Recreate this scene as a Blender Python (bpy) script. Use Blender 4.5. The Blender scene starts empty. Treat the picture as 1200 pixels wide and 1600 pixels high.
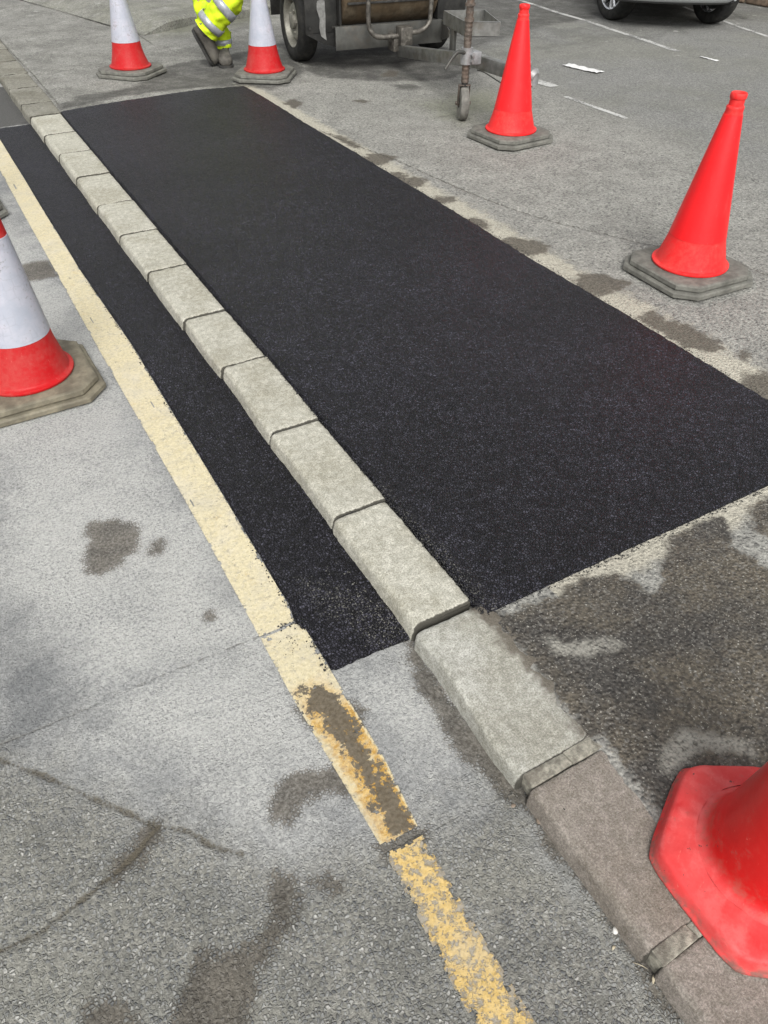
import bpy, bmesh, math, random
import numpy as np
from mathutils import Vector, Matrix, noise as mnoise
R = math.radians
rng = random.Random(7)
scene = bpy.context.scene
col = scene.collection

# ------------------------------------------------------------------ helpers
def tag(o, label=None, cat=None, group=None, kind=None):
    if label: o['label'] = label
    if cat: o['category'] = cat
    if group: o['group'] = group
    if kind: o['kind'] = kind
    return o

def empty(name, loc=(0, 0, 0), rz=0.0):
    o = bpy.data.objects.new(name, None)
    o.location = loc
    o.rotation_euler = (0, 0, rz)
    o.empty_display_size = 0.1
    col.objects.link(o)
    return o

def link_mesh(name, me, mat=None, parent=None, smooth=True):
    o = bpy.data.objects.new(name, me)
    col.objects.link(o)
    if mat is not None:
        me.materials.append(mat)
    if parent is not None:
        o.parent = parent
    if smooth:
        me.polygons.foreach_set('use_smooth', [True] * len(me.polygons))
    return o

def from_bm(name, bm, mat=None, parent=None, smooth=False, autosmooth=None):
    bmesh.ops.recalc_face_normals(bm, faces=bm.faces[:])
    me = bpy.data.meshes.new(name)
    bm.to_mesh(me)
    bm.free()
    o = link_mesh(name, me, mat, parent, smooth)
    if autosmooth is not None:
        me.polygons.foreach_set('use_smooth', [True] * len(me.polygons))
        me.set_sharp_from_angle(angle=R(autosmooth))
    return o

def from_py(name, vs, fs, mat=None, parent=None, smooth=True, autosmooth=None):
    me = bpy.data.meshes.new(name)
    me.from_pydata([tuple(map(float, v)) for v in vs], [], fs)
    me.update()
    bm = bmesh.new(); bm.from_mesh(me)
    bpy.data.meshes.remove(me)
    return from_bm(name, bm, mat, parent, smooth, autosmooth)

def add_box(bm, c, s, M=None, bevel=0.0, segs=2):
    """axis-aligned box of size s centred at c, optional matrix M afterwards"""
    r = bmesh.ops.create_cube(bm, size=1.0)
    vs = r['verts']
    for v in vs:
        v.co = Vector((v.co.x * s[0] + c[0], v.co.y * s[1] + c[1], v.co.z * s[2] + c[2]))
    if bevel > 0:
        es = {e for v in vs for e in v.link_edges}
        rb = bmesh.ops.bevel(bm, geom=list(es), offset=bevel, segments=segs, affect='EDGES', profile=0.5)
        vs = list({v for f in rb['faces'] for v in f.verts} | {v for v in vs if v.is_valid})
    if M is not None:
        for v in vs:
            v.co = M @ v.co
    return vs

def add_tube(bm, pts, radii, n=14, cap=True, sx=1.0):
    """swept tube through pts with a radius (or (rx, ry) pair) at each point"""
    pts = [Vector(p) for p in pts]
    if not hasattr(radii, '__len__'):
        radii = [radii] * len(pts)
    rings = []
    up = Vector((0, 0, 1))
    prev = None
    for i, p in enumerate(pts):
        if i == 0: t = pts[1] - pts[0]
        elif i == len(pts) - 1: t = pts[-1] - pts[-2]
        else: t = (pts[i + 1] - p).normalized() + (p - pts[i - 1]).normalized()
        t.normalize()
        if prev is None:
            a = up if abs(t.z) < 0.9 else Vector((0, 1, 0))
            x = t.cross(a).normalized()
        else:
            x = (prev - t * prev.dot(t)).normalized()
        prev = x
        y = t.cross(x)
        r = radii[i]
        rx, ry = (r, r) if not hasattr(r, '__len__') else r
        rings.append([bm.verts.new(p + x * (math.cos(2 * math.pi * k / n) * rx) + y * (math.sin(2 * math.pi * k / n) * ry)) for k in range(n)])
    for a, b in zip(rings[:-1], rings[1:]):
        for k in range(n):
            bm.faces.new((a[k], a[(k + 1) % n], b[(k + 1) % n], b[k]))
    if cap:
        bm.faces.new(rings[0][::-1]); bm.faces.new(rings[-1])
    return rings

def smooth_path(pts, n=6):
    """Catmull-Rom through pts"""
    P = [Vector(p) for p in pts]
    P = [P[0] * 2 - P[1]] + P + [P[-1] * 2 - P[-2]]
    out = []
    for i in range(1, len(P) - 2):
        for k in range(n):
            t = k / n
            a, b, c, d = P[i - 1], P[i], P[i + 1], P[i + 2]
            out.append(0.5 * ((2 * b) + (c - a) * t + (2 * a - 5 * b + 4 * c - d) * t * t + (3 * b - a - 3 * c + d) * t ** 3))
    out.append(P[-2])
    return out

def lathe(bm, prof, n=48, centre=(0, 0)):
    """profile list of (r, z)"""
    rings = []
    for r, z in prof:
        rings.append([bm.verts.new((centre[0] + r * math.cos(2 * math.pi * k / n), centre[1] + r * math.sin(2 * math.pi * k / n), z)) for k in range(n)])
    for a, b in zip(rings[:-1], rings[1:]):
        for k in range(n):
            bm.faces.new((a[k], a[(k + 1) % n], b[(k + 1) % n], b[k]))
    return rings

def copy_tree(o, parent=None):
    c = o.copy()
    col.objects.link(c)
    if parent is not None:
        c.parent = parent
    for ch in [q for q in bpy.data.objects if q.parent == o]:
        copy_tree(ch, c)
    return c

# ------------------------------------------------------------------ node helper
class NT:
    def __init__(self, name):
        self.mat = bpy.data.materials.new(name)
        self.mat.use_nodes = True
        self.t = self.mat.node_tree
        self.t.nodes.clear()
        self.out = self.t.nodes.new('ShaderNodeOutputMaterial')
        self.bsdf = self.t.nodes.new('ShaderNodeBsdfPrincipled')
        self.t.links.new(self.bsdf.outputs[0], self.out.inputs['Surface'])
        self._co = None
    def n(self, typ, **kw):
        nd = self.t.nodes.new(typ)
        for k, v in kw.items():
            setattr(nd, k, v)
        return nd
    def setin(self, sock, v):
        if isinstance(v, bpy.types.NodeSocket):
            self.t.links.new(v, sock)
        elif hasattr(v, '__len__') and sock.type == 'RGBA' and len(v) == 3:
            sock.default_value = (*v, 1)
        else:
            sock.default_value = v
    def co(self):
        if self._co is None:
            self._co = self.n('ShaderNodeTexCoord').outputs['Object']
        return self._co
    def attr(self, name):
        return self.n('ShaderNodeAttribute', attribute_name=name).outputs['Fac']
    def rand(self):
        return self.n('ShaderNodeObjectInfo').outputs['Random']
    def scaled(self, s, co=None):
        m = self.n('ShaderNodeMapping')
        self.setin(m.inputs['Vector'], co or self.co())
        m.inputs['Scale'].default_value = s
        return m.outputs[0]
    def noise(self, scale, detail=2.0, rough=0.55, co=None, w=None, dist=0.0):
        nd = self.n('ShaderNodeTexNoise')
        if w is not None:
            nd.noise_dimensions = '4D'
            self.setin(nd.inputs['W'], w)
        self.setin(nd.inputs['Vector'], co or self.co())
        nd.inputs['Scale'].default_value = scale
        nd.inputs['Detail'].default_value = detail
        nd.inputs['Roughness'].default_value = rough
        nd.inputs['Distortion'].default_value = dist
        return nd.outputs['Fac']
    def vor(self, scale, feature='F1', co=None, out='Distance', rnd=1.0):
        nd = self.n('ShaderNodeTexVoronoi', feature=feature)
        self.setin(nd.inputs['Vector'], co or self.co())
        nd.inputs['Scale'].default_value = scale
        nd.inputs['Randomness'].default_value = rnd
        return nd.outputs[out]
    def warp(self, amt, scale, co=None):
        nd = self.n('ShaderNodeTexNoise')
        self.setin(nd.inputs['Vector'], co or self.co())
        nd.inputs['Scale'].default_value = scale
        nd.inputs['Detail'].default_value = 3.0
        v = self.n('ShaderNodeVectorMath', operation='MULTIPLY_ADD')
        self.t.links.new(nd.outputs['Color'], v.inputs[0])
        v.inputs[1].default_value = (amt * 2,) * 3
        self.setin(v.inputs[2], co or self.co())
        return v.outputs[0]
    def math(self, op, a, b=None, c=None, clamp=False):
        nd = self.n('ShaderNodeMath', operation=op, use_clamp=clamp)
        self.setin(nd.inputs[0], a)
        if b is not None: self.setin(nd.inputs[1], b)
        if c is not None: self.setin(nd.inputs[2], c)
        return nd.outputs[0]
    def ss(self, x, lo, hi, a=0.0, b=1.0):
        nd = self.n('ShaderNodeMapRange', interpolation_type='SMOOTHSTEP')
        self.setin(nd.inputs['Value'], x)
        nd.inputs['From Min'].default_value = lo
        nd.inputs['From Max'].default_value = hi
        nd.inputs['To Min'].default_value = a
        nd.inputs['To Max'].default_value = b
        return nd.outputs[0]
    def mix(self, f, a, b, blend='MIX'):
        nd = self.n('ShaderNodeMix', data_type='RGBA', blend_type=blend)
        self.setin(nd.inputs[0], f)
        self.setin(nd.inputs[6], a)
        self.setin(nd.inputs[7], b)
        return nd.outputs[2]
    def sep(self, c, i):
        nd = self.n('ShaderNodeSeparateColor')
        self.setin(nd.inputs[0], c)
        return nd.outputs[i]
    def xyz(self, i, co=None):
        nd = self.n('ShaderNodeSeparateXYZ')
        self.setin(nd.inputs[0], co or self.co())
        return nd.outputs[i]
    def bump(self, h, strength=1.0, dist=0.001, normal=None):
        nd = self.n('ShaderNodeBump')
        nd.inputs['Strength'].default_value = strength
        nd.inputs['Distance'].default_value = dist
        self.setin(nd.inputs['Height'], h)
        if normal is not None: self.setin(nd.inputs['Normal'], normal)
        return nd.outputs[0]
    def done(self, colour=None, rough=None, normal=None, spec=None, metal=None):
        b = self.bsdf.inputs
        if colour is not None: self.setin(b['Base Color'], colour)
        if rough is not None: self.setin(b['Roughness'], rough)
        if normal is not None: self.setin(b['Normal'], normal)
        if spec is not None: self.setin(b['Specular IOR Level'], spec)
        if metal is not None: self.setin(b['Metallic'], metal)
        return self.mat
    # soft-edged field (0.5 on the edge) to a ragged mask
    def ragged(self, name, amp=0.5, width=0.12, scale=45):
        nn = self.noise(scale, 4, 0.65)
        v = self.math('ADD', self.attr(name), self.math('MULTIPLY', self.math('SUBTRACT', nn, 0.5), amp))
        return self.ss(v, 0.5 - width, 0.5 + width)

def simple(name, colour, rough=0.6, metal=0.0, spec=0.5, var=0.25, scale=20, bumpd=0.0006, dirt=None, dirt_amt=0.4, dirt_scale=6):
    m = NT(name)
    a = m.noise(scale, 4, 0.6)
    c = m.mix(m.ss(a, 0.3, 0.7), [x * (1 - var) for x in colour], [min(1, x * (1 + var * 0.6)) for x in colour])
    if dirt is not None:
        d = m.noise(dirt_scale, 6, 0.7)
        c = m.mix(m.math('MULTIPLY', m.ss(d, 0.45, 0.68), dirt_amt), c, dirt)
    return m.done(c, rough, m.bump(m.noise(scale * 6, 3), 0.6, bumpd), spec, metal)
# ------------------------------------------------------------------ ground features, metres (X across the kerb, Y along it)
STAIN = {
  'mud': [
    [(-0.025,1.611),(-0.014,1.675),(0.011,1.734),(0.015,1.793),(0.047,1.807),(0.09,1.793),(0.135,1.749),(0.148,1.705),(0.129,1.655),(0.117,1.626),(0.083,1.621),(0.068,1.596),(0.032,1.593),(0.012,1.585)],
    [(0.146,1.598),(0.17,1.638),(0.19,1.642),(0.201,1.615),(0.173,1.584)],
    [(0.156,3.765),(0.207,3.779),(0.276,3.758),(0.286,3.656),(0.282,3.564),(0.199,3.571),(0.139,3.58)],
    [(0.206,1.303),(0.217,1.321),(0.232,1.313),(0.232,1.288),(0.214,1.281)],
    [(0.188,0.789),(0.227,0.793),(0.272,0.776),(0.315,0.77),(0.357,0.729),(0.337,0.69),(0.287,0.713),(0.247,0.724),(0.214,0.715),(0.184,0.696),(0.157,0.718),(0.159,0.749)],
    [(0.42,0.898),(0.448,0.853),(0.412,0.834),(0.39,0.791),(0.378,0.815)],
    [(0.339,1.01),(0.356,1.021),(0.367,1.007),(0.362,0.985),(0.343,0.991)],
    [(0.304,0.942),(0.331,0.937),(0.339,0.884),(0.319,0.876),(0.309,0.906)],
    [(0.632,0.99),(0.648,0.969),(0.635,0.8),(0.651,0.665),(0.646,0.561),(0.653,0.491),(0.654,0.398),(0.658,0.269),(0.666,0.175),(0.66,0.03),(0.622,0.051),(0.621,0.112),(0.633,0.181),(0.631,0.257),(0.633,0.323),(0.623,0.371),(0.611,0.406),(0.636,0.469),(0.611,0.514),(0.599,0.579),(0.574,0.653),(0.571,0.728),(0.594,0.792),(0.579,0.84),(0.604,0.911)],
    [(-0.083,0.836),(-0.052,0.827),(-0.056,0.806),(-0.083,0.788),(-0.099,0.764),(-0.135,0.763),(-0.163,0.753),(-0.177,0.77),(-0.147,0.791),(-0.118,0.803)],
    [(-0.057,0.552),(-0.028,0.532),(0.024,0.522),(0.053,0.533),(0.081,0.543),(0.092,0.583),(0.115,0.617),(0.15,0.598),(0.137,0.558),(0.107,0.523),(0.066,0.502),(0.023,0.484),(0.002,0.45),(-0.039,0.377),(-0.147,0.437),(-0.114,0.504),(-0.082,0.531)],
    [(-0.287,0.515),(-0.253,0.57),(-0.194,0.542),(-0.198,0.466)],
    [(0.17,0.573),(0.213,0.563),(0.223,0.54),(0.198,0.531),(0.181,0.553)],
    [(0.314,0.564),(0.359,0.564),(0.428,0.553),(0.403,0.537),(0.344,0.537),(0.314,0.542)],
  ],
  'linemud': [
    [(0.332,0.975),(0.375,0.98),(0.399,0.924),(0.409,0.859),(0.406,0.804),(0.370,0.818),(0.343,0.863),(0.328,0.923)],
    [(0.364,0.716),(0.401,0.711),(0.408,0.662),(0.408,0.613),(0.400,0.56),(0.374,0.556),(0.350,0.587),(0.352,0.644)],
    [(0.351,0.862),(0.395,0.819),(0.397,0.71),(0.370,0.683),(0.351,0.736),(0.351,0.797)],
  ],
  'pale': [
    [(0.415,0.972),(0.632,0.974),(0.605,0.868),(0.598,0.77),(0.566,0.693),(0.474,0.708),(0.448,0.777),(0.428,0.864)],
    [(0.218,4.847),(0.22,3.691),(0.266,2.747),(0.279,2.088),(0.297,1.562),(0.311,1.185),(0.133,1.181),(-0.101,1.175),(-0.116,1.308),(-0.168,1.52),(-0.235,1.712)],
    [(-0.101,1.175),(0.296,1.17),(0.298,0.936),(0.319,0.776),(0.214,0.817),(0.133,0.763),(0.044,0.911),(-0.062,1.04)],

  ],
  'coarse': [
    [(-0.685,1.44),(-0.316,1.145),(-0.187,0.98),(-0.064,0.833),(0.042,0.707),(0.112,0.612),(0.224,0.585),(0.322,0.552),(0.41,0.548),(0.528,0.536),(0.624,0.532),(0.615,0.39),(0.63,0.22),(0.632,0.004),(0.063,0.088),(-0.919,0.636)],
  ],
  'damp': [
    [(-0.396,1.696),(-0.255,1.568),(-0.178,1.466),(-0.149,1.37),(-0.184,1.271),(-0.26,1.243),(-0.43,1.318)],
    [(-0.299,1.265),(-0.215,1.258),(-0.131,1.172),(-0.196,1.132),(-0.312,1.178)],
  ],
  'wet': [
    [(0.831,0.953),(0.867,0.897),(0.932,0.897),(1.031,0.897),(1.117,0.909),(1.202,0.879),(1.234,0.84),(1.245,0.769),(1.309,0.799),(1.344,0.847),(1.431,0.898),(1.555,0.92),(1.643,0.894),(1.633,0.847),(1.572,0.806),(1.586,0.687),(1.667,0.371),(1.107,-0.001),(0.859,0.015),(0.79,0.053),(0.835,0.331),(0.84,0.391),(0.857,0.517),(0.792,0.526),(0.827,0.588),(0.827,0.645),(0.834,0.701),(0.842,0.76),(0.836,0.828),(0.824,0.892)],
    [(1.742,0.897),(1.829,0.889),(1.876,0.792),(1.714,0.729),(1.677,0.808)],
  ],
  'drylick': [
    [(0.904,0.802),(0.925,0.791),(0.936,0.755),(0.984,0.74),(1.06,0.71),(1.067,0.684),(1.0,0.69),(0.964,0.705),(0.91,0.748)],
    [(1.017,0.447),(1.054,0.417),(1.128,0.349),(1.109,0.325),(1.034,0.38),(1.006,0.39),(0.954,0.385),(0.908,0.377),(0.923,0.419)],
  ],
  'stain': [
    [(2.229,4.248),(2.317,4.329),(2.412,4.294),(2.452,4.187),(2.333,4.112),(2.241,4.107)],
    [(2.253,3.97),(2.331,3.955),(2.335,3.851),(2.418,3.758),(2.323,3.687),(2.248,3.703),(2.238,3.816)],
    [(2.232,3.484),(2.29,3.498),(2.363,3.482),(2.388,3.424),(2.315,3.375),(2.243,3.392)],
    [(2.24,3.157),(2.322,3.143),(2.331,3.041),(2.283,2.99),(2.249,3.037)],
    [(2.24,2.858),(2.334,2.853),(2.389,2.77),(2.448,2.685),(2.353,2.625),(2.263,2.631),(2.241,2.727)],
    [(2.266,2.319),(2.349,2.364),(2.427,2.345),(2.459,2.275),(2.499,2.194),(2.42,2.15),(2.324,2.145),(2.259,2.153),(2.246,2.222)],
    [(2.278,1.908),(2.334,1.941),(2.381,1.935),(2.375,1.856),(2.424,1.78),(2.419,1.741),(2.438,1.642),(2.406,1.575),(2.343,1.571),(2.292,1.62),(2.266,1.678),(2.285,1.783),(2.267,1.853)],
    [(2.407,1.519),(2.467,1.525),(2.476,1.493),(2.413,1.479)],
    [(2.228,1.362),(2.329,1.406),(2.421,1.381),(2.472,1.254),(2.331,1.145),(2.246,1.236)],
    [(2.328,5.705),(2.45,5.746),(2.461,5.597),(2.34,5.5)],
    [(2.302,4.842),(2.352,4.751),(2.361,4.497),(2.306,4.436),(2.289,4.626)],
    [(3.424,6.15),(3.55,6.242),(3.597,6.139),(3.484,6.018),(3.399,6.061)],
    [(2.81,5.499),(2.896,5.538),(2.947,5.449),(2.87,5.407)],
  ],
  'oldtar': [
    [(0.845,6.309),(1.03,6.58),(1.281,6.624),(1.465,6.665),(1.716,6.917),(1.886,7.218),(2.183,7.345),(2.574,7.441),(2.991,7.544),(3.068,7.347),(2.93,6.556),(2.695,6.296),(2.519,6.149),(2.39,6.101),(2.258,6.306),(1.873,6.411),(1.328,6.427),(0.844,6.233)],
    [(2.901,6.624),(3.131,6.726),(3.488,6.687),(3.961,6.594),(4.249,6.509),(4.194,5.915),(3.813,5.727),(3.611,6.004),(3.19,6.118),(2.947,6.341)],
  ],
  'rim': [
  ],
}
ROAD_CRACKS = [
 [(-0.388,1.202),(-0.306,1.122),(-0.234,1.039),(-0.166,0.952),(-0.105,0.879),(-0.066,0.826),(-0.011,0.786),(0.024,0.732),(0.073,0.683)],
 [(-0.061,0.821),(-0.109,0.791),(-0.159,0.769),(-0.224,0.751),(-0.31,0.729),(-0.408,0.735)],
]
ROAD_JOINTS = [
 [(0.404,1.194),(0.372,1.182),(0.314,1.179),(0.181,1.177),(0.036,1.177),(-0.101,1.175),(-0.272,1.171),(-0.6,1.177)],
 [(0.3,0.552),(0.402,0.548),(0.467,0.539),(0.6,0.533)],
]
FOOT_CRACKS = [
 [(2.275,5.0),(2.296,4.78),(2.343,4.506),(2.42,4.148),(2.48,3.664),(2.553,3.207),(2.635,2.928),(2.726,2.736),(2.841,2.493),(3.058,2.207),(3.101,1.946),(3.19,1.681),(3.3,1.2)],
 [(0.859,7.402),(1.118,7.475),(1.387,7.497),(1.556,7.521)],
 [(2.298,9.907),(2.687,10.385),(3.035,10.903)],
 [(1.095,8.493),(1.692,9.362),(1.975,9.587)],
 [(3.243,4.844),(2.94,4.872),(2.528,4.858),(2.264,4.911)],
 [(2.086,8.861),(2.078,8.163),(2.214,7.622)],
 [(0.86,6.4),(0.865,7.4),(0.85,8.4),(0.84,9.4)],
]

def sd_poly(P, poly):
    """signed distance (negative inside) of points P (n,2) to a polygon"""
    poly = np.asarray(poly, float)
    d2 = np.full(len(P), 1e9)
    inside = np.zeros(len(P), bool)
    for a, b in zip(poly, np.roll(poly, -1, 0)):
        e = b - a
        w = P - a
        t = np.clip((w @ e) / max(e @ e, 1e-12), 0, 1)
        q = w - t[:, None] * e
        d2 = np.minimum(d2, (q * q).sum(1))
        cond = (P[:, 1] >= a[1]) != (P[:, 1] >= b[1])
        if abs(e[1]) > 1e-12:
            inside ^= cond & (P[:, 0] < a[0] + (P[:, 1] - a[1]) / e[1] * e[0])
    d = np.sqrt(d2)
    return np.where(inside, -d, d)

def sd_lines(P, lines):
    d2 = np.full(len(P), 1e9)
    for L in lines:
        L = np.asarray(L, float)
        for a, b in zip(L[:-1], L[1:]):
            e = b - a
            w = P - a
            t = np.clip((w @ e) / max(e @ e, 1e-12), 0, 1)
            q = w - t[:, None] * e
            d2 = np.minimum(d2, (q * q).sum(1))
    return np.sqrt(d2)

def field(P, polys, w):
    """0.5 on the outline, 1 deep inside, 0 outside; w = half-width in metres"""
    d = np.full(len(P), 1e9)
    for p in polys:
        d = np.minimum(d, sd_poly(P, p))
    return np.clip(0.5 - d / (2 * w), 0, 1)

def graded(a, b, f):
    out = [a]
    while out[-1] < b:
        out.append(out[-1] + f(out[-1]))
    out[-1] = b
    return np.array(out)

def grid_mesh(name, xs, ys, zf, mat, attrs, keep=None):
    X, Y = np.meshgrid(xs, ys)
    P = np.stack([X.ravel(), Y.ravel()], 1)
    Z = zf(P)
    V = np.column_stack([P, Z]).astype(np.float32)
    nx, ny = len(xs), len(ys)
    i = np.arange(nx * ny).reshape(ny, nx)
    q = np.stack([i[:-1, :-1], i[:-1, 1:], i[1:, 1:], i[1:, :-1]], -1).reshape(-1, 4)
    if keep is not None:
        cx = V[q].mean(1)
        q = q[keep(cx)]
        used = np.unique(q)
        remap = -np.ones(len(V), int); remap[used] = np.arange(len(used))
        V = V[used]; P = P[used]; q = remap[q]
    me = bpy.data.meshes.new(name)
    me.vertices.add(len(V)); me.vertices.foreach_set('co', V.ravel())
    me.loops.add(q.size); me.loops.foreach_set('vertex_index', q.ravel().astype(np.int32))
    me.polygons.add(len(q))
    me.polygons.foreach_set('loop_start', np.arange(0, q.size, 4, dtype=np.int32))
    me.polygons.foreach_set('loop_total', np.full(len(q), 4, dtype=np.int32))
    me.update(calc_edges=True)
    me.validate()
    for k, fn in attrs.items():
        a = me.attributes.new(k, 'FLOAT', 'POINT')
        a.data.foreach_set('value', np.asarray(fn(P), np.float32))
    return link_mesh(name, me, mat)

def lowfreq(P, s=3.0, amp=0.002, seed=0.0):
    return amp * (np.sin(P[:, 0] * s * 2.1 + seed) * np.cos(P[:, 1] * s * 1.7 + seed * 2) + 0.6 * np.sin(P[:, 0] * s * 4.3 + P[:, 1] * s * 3.1 + seed))
# ------------------------------------------------------------------ materials
def mat_road():
    m = NT('worn_road')
    co = m.co()
    wc = m.warp(0.0034, 110)
    big = m.noise(1.3, 5, 0.6)
    mid = m.noise(9, 5, 0.65)
    fine = m.noise(120, 4, 0.75)
    grain = m.noise(330, 2, 0.6)
    cc = m.vor(140, out='Color', co=wc)
    r1, r2 = m.sep(cc, 0), m.sep(cc, 1)
    edge = m.vor(140, 'DISTANCE_TO_EDGE', co=wc)
    plate = m.ss(edge, 0.0, 0.26)
    coarse = m.math('ADD', m.attr('coarse'), m.math('MULTIPLY', m.math('SUBTRACT', mid, 0.5), 0.9))
    coarse = m.ss(coarse, 0.2, 0.8)
    # dusty smooth surface
    dust = m.mix(m.ss(mid, 0.3, 0.7), (0.34, 0.345, 0.333), (0.435, 0.437, 0.418))
    dust = m.mix(m.ss(m.noise(3.2, 6, 0.74, dist=0.4), 0.44, 0.62, 0, 0.85), dust, (0.225, 0.232, 0.232))
    dust = m.mix(m.ss(m.noise(2.1, 5, 0.7, w=2.0), 0.52, 0.66, 0, 0.5), dust, (0.50, 0.50, 0.475))
    dust = m.mix(m.ss(m.noise(38, 4, 0.7), 0.5, 0.68, 0, 0.55), dust, (0.225, 0.23, 0.23))
    dust = m.mix(m.ss(fine, 0.34, 0.66), m.mix(1, dust, (0.66, 0.66, 0.67), 'MULTIPLY'), m.mix(1, dust, (1.1, 1.1, 1.1), 'MULTIPLY'))
    dust = m.mix(m.math('MULTIPLY', m.ss(grain, 0.55, 0.70), 0.55), dust, (0.15, 0.152, 0.15))
    dust = m.mix(m.math('MULTIPLY', m.ss(big, 0.45, 0.7), 0.35), dust, (0.26, 0.27, 0.275))
    pale = m.ragged('pale', 0.9, 0.5, 7)
    dust = m.mix(m.math('MULTIPLY', pale, m.ss(fine, 0.3, 0.62, 0.15, 0.75)), dust, (0.50, 0.50, 0.475))
    dust = m.mix(m.math('MULTIPLY', m.ss(m.noise(165, 3, 0.65), 0.57, 0.64), m.ss(m.noise(4.5, 4, 0.6), 0.36, 0.6, 0.15, 0.8)), dust, (0.15, 0.152, 0.15))
    # dark stone tops wearing through in patches
    thru = m.math('MULTIPLY', m.ss(r1, 0.72, 0.80), m.ss(m.noise(5.5, 5, 0.7), 0.45, 0.65))
    dust = m.mix(m.math('MULTIPLY', m.math('MULTIPLY', thru, plate), 0.55), dust, (0.16, 0.165, 0.17))
    # exposed chippings in a grey-green binder
    chipc = m.mix(m.ss(r1, 0.05, 0.95), (0.135, 0.142, 0.148), (0.36, 0.365, 0.355))
    chipc = m.mix(m.ss(r2, 0.93, 0.955), chipc, (0.52, 0.515, 0.49))
    chipc = m.mix(m.ss(r2, 0.10, 0.07), chipc, (0.095, 0.105, 0.12))
    chipc = m.mix(m.ss(m.noise(260, 3, 0.7), 0.45, 0.7, 0, 0.45), chipc, (0.42, 0.42, 0.40))
    binder = m.mix(m.ss(mid, 0.35, 0.65), (0.20, 0.198, 0.178), (0.285, 0.28, 0.25))
    cov = m.math('MULTIPLY', plate, m.ss(m.math('ADD', r2, m.math('MULTIPLY', mid, 0.8)), 0.60, 0.85))
    rough_c = m.mix(cov, binder, chipc)
    rough_c = m.mix(m.ss(fine, 0.35, 0.7), m.mix(1, rough_c, (0.62, 0.62, 0.61), 'MULTIPLY'), m.mix(1, rough_c, (1.18, 1.18, 1.16), 'MULTIPLY'))
    rough_c = m.mix(m.math('MULTIPLY', m.ss(m.noise(4, 4, 0.6), 0.5, 0.66), 0.30), rough_c, (0.33, 0.325, 0.275))
    c = m.mix(m.math('MULTIPLY', coarse, 0.92), dust, rough_c)
    damp = m.ragged('damp', 1.2, 0.5, 10)
    c = m.mix(m.math('MULTIPLY', damp, 0.6), c, m.mix(1, c, (0.50, 0.51, 0.53), 'MULTIPLY'))
    tar = m.ragged('oldtar', 0.6, 0.15, 14)
    c = m.mix(m.math('MULTIPLY', tar, 0.95), c, m.mix(m.ss(fine, 0.3, 0.7), (0.05, 0.05, 0.05), (0.11, 0.108, 0.10)))
    mud = m.math('ADD', m.attr('mud'), m.math('ADD', m.math('MULTIPLY', m.math('SUBTRACT', m.noise(24, 6, 0.72), 0.5), 1.0), m.math('ADD', m.math('MULTIPLY', m.math('SUBTRACT', fine, 0.5), 0.8), m.math('MULTIPLY', m.math('SUBTRACT', plate, 0.6), -0.22))))
    mud = m.ss(mud, 0.38, 0.62)
    mudc = m.mix(m.ss(m.noise(14, 5, 0.6), 0.3, 0.7), (0.058, 0.051, 0.041), (0.112, 0.100, 0.082))
    mudc = m.mix(m.ss(fine, 0.35, 0.7), m.mix(1, mudc, (0.85, 0.85, 0.85), 'MULTIPLY'), m.mix(1, mudc, (1.45, 1.43, 1.4), 'MULTIPLY'))
    c = m.mix(m.math('MULTIPLY', mud, m.ss(fine, 0.25, 0.75, 0.98, 0.70)), c, mudc)
    crk = m.math('ADD', m.attr('crack'), m.math('ADD', m.math('MULTIPLY', m.math('SUBTRACT', m.noise(13, 5, 0.72), 0.5), 0.9), m.math('MULTIPLY', m.math('SUBTRACT', fine, 0.5), 0.5)))
    crk = m.ss(crk, 0.76, 0.97)
    c = m.mix(m.math('MULTIPLY', crk, 0.8), c, (0.095, 0.082, 0.058))
    jn = m.math('ADD', m.attr('joint'), m.math('MULTIPLY', m.math('SUBTRACT', m.noise(70, 3, 0.7), 0.5), 0.6))
    jn = m.ss(jn, 0.84, 1.0)
    c = m.mix(m.math('MULTIPLY', jn, 0.5), c, (0.13, 0.125, 0.11))
    h = m.math('MULTIPLY', plate, m.math('ADD', m.math('MULTIPLY', r2, 0.9), 0.05))
    h = m.math('ADD', h, m.math('MULTIPLY', m.noise(130, 4, 0.7), 1.1))
    h = m.math('MULTIPLY', h, m.math('ADD', m.math('MULTIPLY', coarse, 0.95), 0.6))
    h = m.math('MULTIPLY', h, m.ss(mud, 0, 1, 1.0, 0.5))
    h = m.math('ADD', h, m.math('MULTIPLY', fine, 0.6))
    h = m.math('SUBTRACT', h, m.math('MULTIPLY', crk, 0.8))
    h = m.math('SUBTRACT', h, m.math('MULTIPLY', jn, 0.8))
    nrm = m.bump(h, 1.0, 0.0026)
    return m.done(c, m.ss(mud, 0, 1, 0.85, 0.7), nrm, 0.3)

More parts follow.
